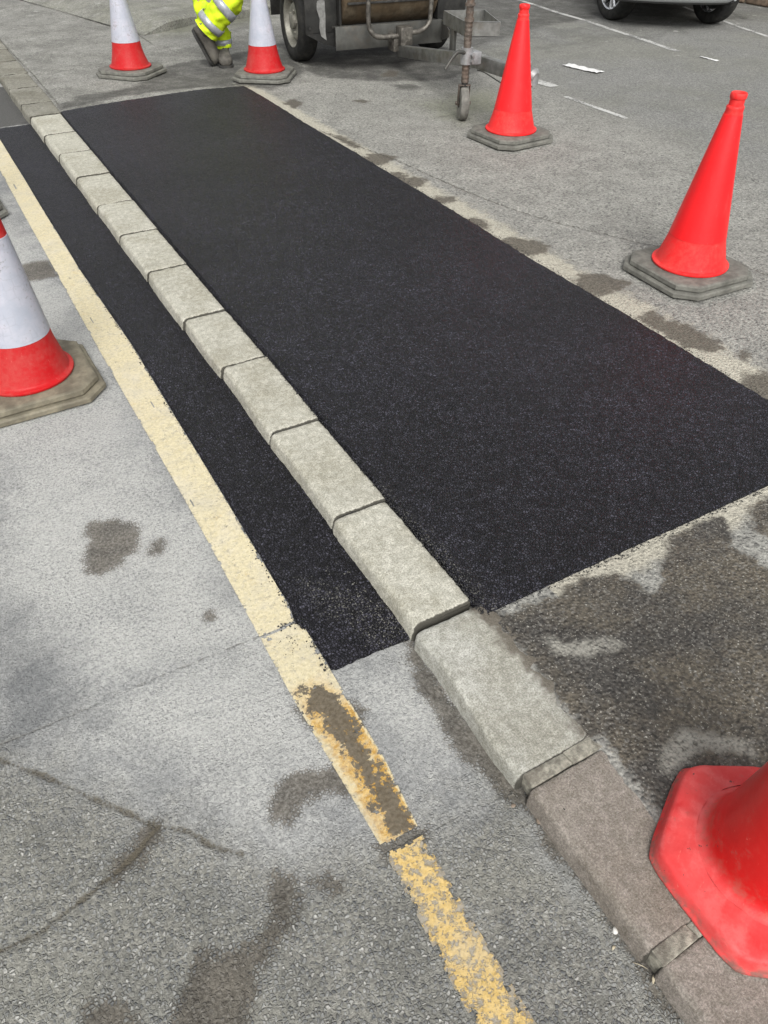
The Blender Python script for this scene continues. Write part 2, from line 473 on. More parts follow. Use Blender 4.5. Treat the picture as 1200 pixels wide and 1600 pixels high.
def mat_foot():
    m = NT('old_footway')
    big = m.noise(0.9, 5, 0.6)
    mid = m.noise(7, 5, 0.65)
    fine = m.noise(95, 4, 0.7)
    cv = m.sep(m.vor(105, out='Color'), 0)
    chipd = m.vor(105)
    grain = m.noise(260, 2, 0.7)
    a = m.mix(m.ss(mid, 0.3, 0.7), (0.260, 0.257, 0.238), (0.335, 0.331, 0.305))
    a = m.mix(m.ss(fine, 0.36, 0.64), m.mix(1, a, (0.64, 0.64, 0.64), 'MULTIPLY'), m.mix(1, a, (1.20, 1.20, 1.19), 'MULTIPLY'))
    a = m.mix(m.math('MULTIPLY', m.ss(grain, 0.55, 0.72), 0.4), a, (0.50, 0.49, 0.45))
    a = m.mix(m.ss(cv, 0.9, 0.93, 0.0, 0.6), a, (0.08, 0.08, 0.078))
    # darker carriageway-like surface further right
    dk = m.ss(m.math('ADD', m.attr('bay'), m.math('MULTIPLY', m.math('SUBTRACT', mid, 0.5), 0.5)), 0.2, 0.8)
    bayc = m.mix(m.ss(fine, 0.36, 0.64), (0.125, 0.127, 0.125), (0.275, 0.275, 0.258))
    bayc = m.mix(m.math('MULTIPLY', m.ss(grain, 0.56, 0.68), 0.5), bayc, (0.40, 0.40, 0.37))
    bayc = m.mix(m.ss(big, 0.42, 0.62, 0, 0.45), bayc, (0.20, 0.20, 0.165))
    a = m.mix(m.math('MULTIPLY', dk, 0.85), a, bayc)
    sp = m.noise(42, 3, 0.75)
    a = m.mix(m.ss(sp, 0.40, 0.62), m.mix(1, a, (0.84, 0.84, 0.84), 'MULTIPLY'), m.mix(1, a, (1.10, 1.10, 1.09), 'MULTIPLY'))
    a = m.mix(m.ss(m.noise(30, 2, 0.8), 0.67, 0.72, 0, 0.55), a, (0.46, 0.455, 0.42))
    # green algae
    gr = m.math('MULTIPLY', m.ragged('moss', 0.9, 0.35, 4), m.ss(fine, 0.25, 0.7))
    a = m.mix(m.math('MULTIPLY', gr, 0.65), a, (0.155, 0.165, 0.085))
    dkb = m.math('MULTIPLY', m.ss(m.noise(2.4, 6, 0.7, dist=0.4), 0.42, 0.62), m.attr('spots'))
    a = m.mix(m.math('MULTIPLY', dkb, 0.55), a, m.mix(1, a, (0.50, 0.50, 0.49), 'MULTIPLY'))
    # whitish worn spots
    a = m.mix(m.math('MULTIPLY', m.ss(m.noise(5.5, 5, 0.7, dist=0.5), 0.60, 0.70), m.attr('spots')), a, (0.36, 0.36, 0.335))
    # pale saw-cut slurry beside the new tarmac
    rim = m.ss(m.math('ADD', m.attr('rim'), m.math('MULTIPLY', m.math('SUBTRACT', m.noise(16, 5, 0.65), 0.5), 0.9)), 0.35, 0.75)
    a = m.mix(m.math('MULTIPLY', rim, m.ss(fine, 0.25, 0.6, 0.5, 0.9)), a, m.mix(m.ss(fine, 0.3, 0.7), (0.36, 0.335, 0.27), (0.50, 0.475, 0.39)))
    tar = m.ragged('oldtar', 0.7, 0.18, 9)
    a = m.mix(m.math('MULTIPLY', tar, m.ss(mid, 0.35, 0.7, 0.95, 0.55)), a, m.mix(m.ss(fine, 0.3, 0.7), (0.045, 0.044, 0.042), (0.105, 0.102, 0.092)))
    st = m.math('ADD', m.attr('stain'), m.math('ADD', m.math('MULTIPLY', m.math('SUBTRACT', m.noise(18, 6, 0.72), 0.5), 1.1), m.math('MULTIPLY', m.math('SUBTRACT', fine, 0.5), 0.7)))
    st = m.ss(st, 0.38, 0.62)
    sc = m.mix(m.ss(fine, 0.3, 0.7), (0.060, 0.052, 0.041), (0.130, 0.116, 0.094))
    a = m.mix(m.math('MULTIPLY', st, 0.9), a, sc)
    # muddy wet asphalt in the near corner
    wet = m.math('ADD', m.attr('wet'), m.math('ADD', m.math('MULTIPLY', m.math('SUBTRACT', m.noise(18, 6, 0.72), 0.5), 0.9), m.math('MULTIPLY', m.math('SUBTRACT', fine, 0.5), 0.6)))
    wet = m.ss(wet, 0.38, 0.62)
    fc = m.warp(0.004, 90)
    cw = m.vor(120, out='Color', co=fc); ew = m.ss(m.vor(120, 'DISTANCE_TO_EDGE', co=fc), 0.0, 0.2)
    wc = m.mix(m.ss(m.noise(5.5, 5, 0.65), 0.35, 0.65), (0.050, 0.047, 0.043), (0.095, 0.084, 0.066))
    wc = m.mix(m.ss(fine, 0.35, 0.68), m.mix(1, wc, (0.65, 0.65, 0.65), 'MULTIPLY'), m.mix(1, wc, (1.7, 1.66, 1.6), 'MULTIPLY'))
    wc = m.mix(m.math('MULTIPLY', m.ss(m.sep(cw, 0), 0.6, 1.0, 0, 0.7), ew), wc, (0.17, 0.163, 0.148))
    wc = m.mix(m.math('MULTIPLY', m.ss(m.noise(190, 2, 0.6), 0.62, 0.68), m.ss(m.sep(cw, 1), 0.40, 0.55)), wc, (0.36, 0.35, 0.31))
    a = m.mix(wet, a, wc)
    lick = m.math('MULTIPLY', m.ragged('drylick', 0.9, 0.25, 18), m.ss(fine, 0.25, 0.55))
    a = m.mix(m.math('MULTIPLY', lick, 0.85), a, (0.33, 0.32, 0.28))
    crk = m.math('ADD', m.attr('crack'), m.math('MULTIPLY', m.math('SUBTRACT', m.noise(40, 4, 0.7), 0.5), 0.6))
    crk = m.ss(crk, 0.80, 0.98)
    a = m.mix(m.math('MULTIPLY', crk, 0.75), a, (0.075, 0.07, 0.055))
    h = m.math('ADD', m.math('MULTIPLY', m.math('SUBTRACT', 1.0, m.ss(chipd, 0.1, 0.75)), m.math('ADD', 0.5, cv)), m.math('MULTIPLY', fine, 0.8))
    h = m.math('SUBTRACT', h, m.math('MULTIPLY', crk, 2.0))
    return m.done(a, m.ss(wet, 0, 1, 0.85, 0.6), m.bump(h, 1.0, 0.0026), 0.35)

def mat_fresh():
    m = NT('fresh_tarmac')
    s = 135
    co = m.warp(0.0028, 120)
    cv = m.vor(s, out='Color', co=co)
    e = m.ss(m.vor(s, 'DISTANCE_TO_EDGE', co=co), 0.0, 0.22)
    v1 = m.sep(cv, 0); v2 = m.sep(cv, 1)
    big = m.noise(1.1, 5, 0.6)
    mid = m.noise(30, 4, 0.65)
    bright = m.math('POWER', v1, 1.6)
    c = m.mix(bright, (0.0062, 0.0062, 0.0094), (0.060, 0.0595, 0.0770))
    c = m.mix(e, (0.0024, 0.0024, 0.0036), c)
    c = m.mix(m.ss(m.noise(230, 2, 0.6), 0.62, 0.70, 0, 0.7), c, (0.070, 0.068, 0.078))
    c = m.mix(m.ss(mid, 0.35, 0.65), m.mix(1, c, (0.7, 0.7, 0.7), 'MULTIPLY'), m.mix(1, c, (1.25, 1.25, 1.25), 'MULTIPLY'))
    c = m.mix(m.ss(big, 0.35, 0.65), c, m.mix(1, c, (1.45, 1.43, 1.48), 'MULTIPLY'))
    c = m.mix(m.ss(m.noise(6, 5, 0.65), 0.4, 0.65), m.mix(1, c, (0.82, 0.82, 0.82), 'MULTIPLY'), c)
    gr = m.math('MULTIPLY', m.ragged('grit', 0.9, 0.2, 30), m.ss(m.noise(170, 2, 0.6), 0.56, 0.64))
    c = m.mix(m.math('MULTIPLY', gr, 0.8), c, (0.20, 0.195, 0.175))
    h = m.math('MULTIPLY', e, m.math('ADD', 0.4, v2))
    h = m.math('ADD', h, m.math('MULTIPLY', mid, 1.0))
    h = m.math('ADD', h, m.math('MULTIPLY', m.noise(210, 2, 0.6), 0.5))
    n = m.bump(h, 1.0, 0.0068)
    return m.done(c, m.ss(v1, 0, 1, 0.40, 0.62), n, 0.36)

def mat_kerb(name, lo, hi, dark=(0.13, 0.125, 0.105), dirt=0.3, mudx=False):
    m = NT(name)
    big = m.noise(6, 5, 0.65, w=m.math('MULTIPLY', m.rand(), 30))
    fine = m.noise(230, 4, 0.75)
    grain = m.noise(340, 2, 0.6)
    c = m.mix(m.ss(big, 0.3, 0.7), lo, hi)
    c = m.mix(m.math('MULTIPLY', m.ss(m.noise(3.5, 5, 0.7, w=m.math('MULTIPLY', m.rand(), 30)), 0.42, 0.62), 0.6), c, [lo[0] * 0.78, lo[1] * 0.76, lo[2] * 0.70])
    c = m.mix(m.ss(m.noise(45, 5, 0.75), 0.40, 0.62), m.mix(1, c, (0.78, 0.78, 0.76), 'MULTIPLY'), m.mix(1, c, (1.06, 1.06, 1.06), 'MULTIPLY'))
    c = m.mix(m.ss(fine, 0.36, 0.64), m.mix(1, c, (0.64, 0.64, 0.62), 'MULTIPLY'), m.mix(1, c, (1.14, 1.14, 1.13), 'MULTIPLY'))
    c = m.mix(m.math('MULTIPLY', m.ss(grain, 0.58, 0.70), 0.55), c, dark)
    c = m.mix(m.math('MULTIPLY', m.ss(m.noise(330, 2, 0.6, w=3.0), 0.62, 0.72), 0.6), c, (0.62, 0.61, 0.58))
    c = m.mix(m.math('MULTIPLY', m.ss(m.noise(14, 6, 0.75, w=m.math('MULTIPLY', m.rand(), 17)), 0.55, 0.72), dirt), c, (0.20, 0.185, 0.14))
    # black tar specks
    c = m.mix(m.ss(m.noise(55, 3, 0.55, w=m.math('MULTIPLY', m.rand(), 11)), 0.735, 0.76), c, (0.03, 0.03, 0.03))
    jd = m.math('ADD', m.attr('joint_dirt_shade'), m.math('MULTIPLY', m.math('SUBTRACT', m.noise(60, 4, 0.7), 0.5), 0.9))
    c = m.mix(m.ss(jd, 0.42, 0.72, 0, 0.93), c, (0.045, 0.042, 0.034))  # dirt plus painted shade, darkening the sunlit arrises at the joints
    if mudx:   # mud spread over the edge next to the footway and into one corner
        x = m.xyz(0)
        e = m.math('ADD', m.math('ADD', x, m.math('MULTIPLY', m.xyz(1), 0.03)), m.math('ADD', m.math('MULTIPLY', m.math('SUBTRACT', m.noise(9, 6, 0.72), 0.5), 0.17), m.math('MULTIPLY', m.math('SUBTRACT', fine, 0.5), 0.04)))
        c = m.mix(m.ss(e, -0.058, -0.026, 0, 0.9), c, m.mix(m.ss(fine, 0.3, 0.7), (0.085, 0.072, 0.055), (0.15, 0.13, 0.105)))
    h = m.math('ADD', m.math('MULTIPLY', fine, 1.0), m.math('MULTIPLY', m.noise(30, 4, 0.6), 1.2))
    return m.done(c, 0.85, m.bump(h, 0.9, 0.0022), 0.3)

def mat_line():
    m = NT('yellow_paint')
    y = m.xyz(1)
    mid = m.noise(18, 5, 0.65)
    fine = m.noise(110, 4, 0.7)
    dusty = m.ss(m.math('ADD', y, m.math('MULTIPLY', m.math('SUBTRACT', mid, 0.5), 0.25)), 0.85, 1.05)
    near = m.ss(m.math('ADD', y, m.math('MULTIPLY', m.math('SUBTRACT', mid, 0.5), 0.02)), 0.53, 0.57)
    yel = m.mix(m.ss(fine, 0.3, 0.7), (0.54, 0.37, 0.12), (0.66, 0.49, 0.21))
    yel = m.mix(m.ss(m.noise(30, 4, 0.7), 0.5, 0.66, 0, 0.6), yel, (0.58, 0.45, 0.24))
    och = m.mix(m.ss(fine, 0.38, 0.62), (0.42, 0.235, 0.04), (0.64, 0.44, 0.16))
    och = m.mix(m.ss(m.math('ADD', m.noise(26, 5, 0.7), m.math('MULTIPLY', m.attr('rim'), 0.35)), 0.52, 0.70), och, (0.62, 0.53, 0.33))
    cream = m.mix(m.ss(fine, 0.3, 0.7), (0.54, 0.475, 0.30), (0.68, 0.61, 0.42))
    cream = m.mix(m.ss(m.noise(8, 5, 0.7), 0.45, 0.7, 0, 0.6), cream, (0.62, 0.57, 0.45))
    cream = m.mix(m.ss(m.noise(24, 5, 0.7), 0.56, 0.72, 0, 0.4), cream, (0.50, 0.36, 0.15))
    okf = m.ss(m.math('ADD', m.attr('linemud'), m.math('MULTIPLY', m.math('SUBTRACT', m.noise(40, 5, 0.7), 0.5), 0.9)), -0.02, 0.22)
    och = m.mix(okf, m.mix(m.ss(fine, 0.3, 0.7), (0.56, 0.46, 0.26), (0.64, 0.555, 0.36)), och)
    c = m.mix(near, yel, och)
    c = m.mix(dusty, c, cream)
    # chips that show the road through the paint
    chip = m.ss(m.math('ADD', m.math('ADD', m.math('MULTIPLY', m.noise(60, 4, 0.65), 0.5), m.math('MULTIPLY', m.noise(210, 3, 0.7), 0.5)), m.attr('wear')), 0.53, 0.62)
    c = m.mix(m.math('MULTIPLY', chip, 0.85), c, m.mix(m.ss(fine, 0.3, 0.7), (0.16, 0.155, 0.14), (0.28, 0.27, 0.25)))
    c = m.mix(m.ss(m.noise(230, 2, 0.6), 0.62, 0.72, 0, 0.8), c, (0.13, 0.12, 0.10))
    c = m.mix(m.ss(m.noise(60, 5, 0.78), 0.46, 0.68, 0, 0.55), c, (0.38, 0.35, 0.285))
    c = m.mix(m.ss(m.noise(5, 5, 0.7), 0.48, 0.64, 0, 0.35), c, (0.44, 0.415, 0.345))
    mud = m.ss(m.math('ADD', m.attr('linemud'), m.math('ADD', m.math('MULTIPLY', m.math('SUBTRACT', m.noise(30, 5, 0.75), 0.5), 2.3), m.math('MULTIPLY', m.math('SUBTRACT', fine, 0.5), 1.1))), 0.40, 0.56)
    c = m.mix(m.math('MULTIPLY', mud, 0.96), c, m.mix(m.ss(fine, 0.3, 0.7), (0.085, 0.070, 0.048), (0.145, 0.125, 0.095)))
    h = m.math('ADD', m.math('MULTIPLY', fine, 1.0), m.math('MULTIPLY', m.math('SUBTRACT', 1.0, m.vor(92)), 0.5))
    h = m.math('SUBTRACT', h, m.math('MULTIPLY', chip, 0.8))
    return m.done(c, 0.75, m.bump(h, 0.8, 0.002), 0.35)

def mat_white_line():
    m = NT('white_paint')
    fine = m.noise(60, 5, 0.7)
    c = m.mix(m.ss(m.math('ADD', fine, m.math('MULTIPLY', m.math('SUBTRACT', m.noise(7, 4), 0.5), 0.9)), 0.42, 0.6), (0.50, 0.50, 0.48), (0.19, 0.19, 0.18))
    return m.done(c, 0.8, m.bump(fine, 0.6, 0.002), 0.3)

def mat_red(name, base, dusty, amt, rough=0.42, translucent=0.0):
    m = NT(name)
    w = m.math('MULTIPLY', m.rand(), 40)
    a = m.noise(5, 6, 0.7, w=w)
    f = m.noise(60, 5, 0.75, w=w)
    sc = m.noise(20, 4, 0.7, co=m.scaled((6, 6, 1.2)), w=w)
    c = m.mix(m.ss(a, 0.35, 0.7), base, [base[0] * 0.88, base[1] * 0.8, base[2] * 0.8])
    d = m.math('MULTIPLY', m.ss(m.math('ADD', m.math('MULTIPLY', a, 0.6), m.math('MULTIPLY', f, 0.4)), 0.40, 0.66), amt)
    c = m.mix(d, c, dusty)
    c = m.mix(m.math('MULTIPLY', m.ss(sc, 0.62, 0.72), amt * 0.5), c, (0.80, 0.30, 0.26))
    c = m.mix(m.ss(m.noise(45, 3, 0.6, w=w), 0.72, 0.78, 0, 0.85 * min(1, amt * 1.6)), c, (0.10, 0.05, 0.045))
    h = m.math('ADD', m.math('MULTIPLY', f, 0.5), m.noise(9, 3, 0.5, w=w))
    return m.done(c, m.ss(d, 0, 0.6, rough, 0.75), m.bump(h, 0.5, 0.0016), 0.25)

def mat_moulded():
    """one-piece cone: glossy red body, sun-faded pink dusty flange, grime in the fillet"""
    m = NT('moulded_red_plastic')
    z = m.xyz(2)
    a = m.noise(6, 6, 0.7)
    f = m.noise(70, 5, 0.75)
    fade = m.ss(m.math('ADD', z, m.math('MULTIPLY', m.math('SUBTRACT', m.noise(14, 4, 0.6), 0.5), 0.03)), 0.050, 0.085, 1.0, 0.0)
    c = m.mix(m.ss(a, 0.35, 0.65), (0.52, 0.008, 0.008), (0.60, 0.012, 0.011))
    fl = m.mix(m.ss(a, 0.36, 0.60), (0.62, 0.022, 0.024), (0.70, 0.068, 0.066))
    fl = m.mix(m.ss(m.noise(11, 5, 0.72), 0.48, 0.64, 0, 0.6), fl, (0.76, 0.14, 0.135))
    fl = m.mix(m.ss(m.noise(7, 4, 0.6, w=5.0), 0.52, 0.62, 0, 0.6), fl, (0.76, 0.05, 0.05))
    c = m.mix(fade, c, fl)
    # grime: in the fillet and along the bottom edge
    fil = m.math('MULTIPLY', m.ss(z, 0.046, 0.056), m.ss(z, 0.14, 0.07))
    g = m.math('MULTIPLY', fil, m.ss(m.math('ADD', m.noise(18, 6, 0.75), m.math('MULTIPLY', f, 0.3)), 0.58, 0.82))
    c = m.mix(m.math('MULTIPLY', g, 0.5), c, (0.36, 0.12, 0.09))
    edge = m.math('MULTIPLY', m.ss(z, 0.028, 0.006), m.ss(m.noise(22, 5, 0.7), 0.40, 0.62))
    c = m.mix(m.math('MULTIPLY', edge, 0.9), c, (0.15, 0.09, 0.07))
    scr = m.noise(14, 5, 0.75, co=m.scaled((1.2, 8, 3)))
    c = m.mix(m.ss(scr, 0.64, 0.70, 0, 0.35), c, (0.80, 0.28, 0.22))
    c = m.mix(m.ss(m.noise(75, 3, 0.6), 0.69, 0.73, 0, 0.9), c, (0.10, 0.045, 0.04))
    c = m.mix(m.ss(m.noise(24, 6, 0.8), 0.56, 0.70, 0, 0.55), c, (0.36, 0.10, 0.08))
    h = m.math('ADD', m.math('MULTIPLY', f, 0.5), m.noise(8, 3, 0.5))
    return m.done(c, m.ss(fade, 0, 1, 0.30, 0.55), m.bump(h, 0.5, 0.0016), 0.4)

def mat_sleeve(name, white=True):
    m = NT(name)
    w = m.math('MULTIPLY', m.rand(), 40)
    # honeycomb cells of the reflective film
    e = m.vor(34, 'DISTANCE_TO_EDGE', rnd=0.35)
    line = m.ss(e, 0.0, 0.10, 1.0, 0.0)
    a = m.noise(9, 6, 0.72, w=w)
    f = m.noise(70, 4, 0.7, w=w)
    if white:
        c = m.mix(m.ss(a, 0.3, 0.7), (0.36, 0.385, 0.45), (0.47, 0.47, 0.525))
        c = m.mix(m.ss(a, 0.55, 0.75, 0, 0.6), c, (0.50, 0.40, 0.48))
        c = m.mix(m.math('MULTIPLY', line, m.ss(m.noise(14, 4, 0.6, w=w), 0.35, 0.65, 0.0, 0.35)), c, (0.27, 0.27, 0.31))
        c = m.mix(m.ss(m.math('ADD', m.math('MULTIPLY', f, 0.55), m.math('MULTIPLY', a, 0.45)), 0.54, 0.64, 0, 0.85), c, (0.20, 0.20, 0.19))
    else:
        c = m.mix(m.ss(a, 0.3, 0.7), (0.88, 0.008, 0.012), (0.92, 0.013, 0.016))
        c = m.mix(m.ss(f, 0.62, 0.74, 0, 0.4), c, (0.72, 0.12, 0.11))
        c = m.mix(m.ss(m.noise(9, 5, 0.75, co=m.scaled((3, 3, 0.8)), w=w), 0.56, 0.68, 0, 0.35), c, (0.62, 0.06, 0.06))
        c = m.mix(m.ss(m.noise(38, 3, 0.6, w=w), 0.74, 0.77, 0, 0.8), c, (0.12, 0.04, 0.04))
    return m.done(c, 0.34 if white else 0.36, m.bump(m.math('ADD', a, m.math('MULTIPLY', e, 0.4)), 0.35, 0.002), 0.5)

M = dict(
    road=mat_road(), foot=mat_foot(), fresh=mat_fresh(), line=mat_line(), white_line=mat_white_line(),
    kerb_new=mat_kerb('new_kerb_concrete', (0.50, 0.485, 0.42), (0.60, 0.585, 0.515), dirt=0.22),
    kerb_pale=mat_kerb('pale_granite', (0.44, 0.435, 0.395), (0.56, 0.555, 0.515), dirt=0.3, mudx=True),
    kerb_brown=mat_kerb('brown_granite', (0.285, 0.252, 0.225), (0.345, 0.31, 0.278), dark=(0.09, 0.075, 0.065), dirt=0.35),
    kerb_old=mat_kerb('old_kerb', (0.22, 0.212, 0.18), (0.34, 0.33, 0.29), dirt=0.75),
    mortar=simple('mortar', (0.30, 0.285, 0.235), 0.9, var=0.5, scale=70, bumpd=0.004, dirt=(0.12, 0.105, 0.085), dirt_amt=0.8, dirt_scale=22),
    bed=simple('joint_dirt', (0.055, 0.05, 0.042), 0.95, var=0.4, scale=60, bumpd=0.003),
    cone_red=mat_red('cone_red_plastic', (0.47, 0.008, 0.011), (0.46, 0.075, 0.065), 0.7),
    cone_coral=mat_red('cone_coral_plastic', (0.88, 0.020, 0.022), (0.70, 0.10, 0.085), 0.6),
    moulded=mat_moulded(),
    sleeve_white=mat_sleeve('white_reflective_film', True), sleeve_red=mat_sleeve('red_film', False),
    cone_base=simple('recycled_pvc', (0.165, 0.163, 0.142), 0.75, var=0.3, scale=25, bumpd=0.0015, dirt=(0.075, 0.073, 0.062), dirt_amt=0.6, dirt_scale=14),
    cone_base_brown=simple('muddy_recycled_pvc', (0.20, 0.18, 0.13), 0.7, var=0.4, scale=16, bumpd=0.002, dirt=(0.12, 0.105, 0.075), dirt_amt=0.7, dirt_scale=11),
    galv=simple('galvanised_steel', (0.29, 0.295, 0.28), 0.42, 0.75, var=0.3, scale=14, dirt=(0.16, 0.14, 0.11), dirt_amt=0.55, dirt_scale=9),
    galv_dirty=simple('dirty_galvanised_steel', (0.10, 0.10, 0.092), 0.6, 0.5, var=0.3, scale=10, dirt=(0.11, 0.095, 0.075), dirt_amt=0.6, dirt_scale=7),
    zinc=simple('zinc_casting', (0.36, 0.365, 0.37), 0.5, 0.5, var=0.25, scale=18, dirt=(0.2, 0.18, 0.15), dirt_amt=0.4, dirt_scale=14),
    rust=simple('rusty_screw_steel', (0.15, 0.125, 0.105), 0.65, 0.4, var=0.5, scale=30, dirt=(0.15, 0.085, 0.05), dirt_amt=0.4, dirt_scale=20),
    drum=simple('brown_drum_steel', (0.095, 0.068, 0.040), 0.65, 0.2, var=0.4, scale=8, dirt=(0.20, 0.165, 0.115), dirt_amt=0.5, dirt_scale=10),
    black=simple('black_tar_coated_panel', (0.020, 0.020, 0.019), 0.6, 0.0, 0.3, var=0.5, scale=10, dirt=(0.050, 0.048, 0.043), dirt_amt=0.6, dirt_scale=7),
    dark=simple('dark_steel', (0.05, 0.05, 0.048), 0.5, 0.5, var=0.4, scale=12, dirt=(0.15, 0.14, 0.125), dirt_amt=0.4, dirt_scale=15),
    tubem=simple('grimy_tube_steel', (0.10, 0.092, 0.08), 0.5, 0.4, var=0.5, scale=16, dirt=(0.33, 0.31, 0.27), dirt_amt=0.5, dirt_scale=24),
    tyre=simple('tyre_rubber', (0.022, 0.022, 0.0215), 0.8, 0.0, 0.25, var=0.35, scale=20, bumpd=0.001, dirt=(0.075, 0.072, 0.062), dirt_amt=0.5, dirt_scale=8),
    rim=simple('dirty_wheel_steel', (0.33, 0.32, 0.28), 0.55, 0.4, var=0.3, scale=14, dirt=(0.08, 0.072, 0.06), dirt_amt=0.6, dirt_scale=10),
    alloy=simple('alloy', (0.72, 0.73, 0.75), 0.25, 0.9, var=0.1, scale=10),
    jwheel=simple('grey_solid_rubber', (0.19, 0.185, 0.165), 0.75, var=0.35, scale=22, bumpd=0.001, dirt=(0.06, 0.058, 0.05), dirt_amt=0.5, dirt_scale=14),
    worn=simple('rubbed_bare_paint', (0.24, 0.24, 0.23), 0.55, 0.3, var=0.3, scale=30),
    hivis=simple('hi_vis_yellow_cloth', (0.60, 0.80, 0.010), 0.75, var=0.32, scale=12, bumpd=0.002, dirt=(0.42, 0.50, 0.03), dirt_amt=0.5, dirt_scale=7),
    silver=simple('silver_tape', (0.40, 0.42, 0.46), 0.35, 0.25, var=0.2, scale=25, bumpd=0.001, dirt=(0.24, 0.24, 0.24), dirt_amt=0.5, dirt_scale=12),
    boot=simple('dusty_boot_leather', (0.085, 0.079, 0.068), 0.8, var=0.35, scale=26, bumpd=0.0015, dirt=(0.16, 0.15, 0.125), dirt_amt=0.6, dirt_scale=12),
    sole=simple('boot_sole', (0.03, 0.03, 0.028), 0.8, var=0.3, scale=20, dirt=(0.10, 0.095, 0.08), dirt_amt=0.5),
    skin=simple('skin', (0.55, 0.33, 0.24), 0.5, var=0.08, scale=14),
    hair=simple('short_dark_hair', (0.035, 0.025, 0.018), 0.6, var=0.4, scale=60, bumpd=0.003),
    helmet=simple('white_helmet', (0.72, 0.72, 0.70), 0.35, var=0.05, scale=8),
    carpaint=simple('silver_car_paint', (0.42, 0.44, 0.44), 0.3, 0.55, var=0.06, scale=6, dirt=(0.24, 0.235, 0.22), dirt_amt=0.35),
    plastic=simple('black_bumper_plastic', (0.045, 0.046, 0.046), 0.55, var=0.2, scale=12, dirt=(0.10, 0.098, 0.09), dirt_amt=0.4),
    glass=simple('dark_glass', (0.02, 0.024, 0.026), 0.06, 0.0, 0.6, var=0.1),
    lamp=simple('lamp_glass', (0.75, 0.76, 0.78), 0.1, 0.1, var=0.1),
    paper=simple('dirty_white_paper', (0.70, 0.70, 0.69), 0.8, var=0.12, scale=40, bumpd=0.001),
    stone=simple('brown_stone', (0.215, 0.16, 0.115), 0.9, var=0.4, scale=14, bumpd=0.004, dirt=(0.10, 0.08, 0.06), dirt_amt=0.6, dirt_scale=9),
    pebble_white=simple('white_stone', (0.68, 0.67, 0.63), 0.7, var=0.15, scale=60),
    pebble_brown=simple('brown_pebble', (0.24, 0.19, 0.145), 0.8, var=0.3, scale=60),
    grit=simple('grey_grit', (0.15, 0.146, 0.13), 0.85, var=0.6, scale=45),
    tarcrumb=simple('tar_crumb', (0.016, 0.016, 0.017), 0.5, var=0.4, scale=60),
    straw=simple('dry_straw', (0.48, 0.42, 0.30), 0.8, var=0.2, scale=60),
)
# ------------------------------------------------------------------ the ground
FZ = 0.05          # level of the footway and kerb top above the road

LEFT = lambda Y: np.interp(Y, [0.98, 1.12, 1.17, 1.25, 2.8, 3.6, 5.0, 6.2], [0.418, 0.418, 0.400, 0.411, 0.411, 0.382, 0.372, 0.356])

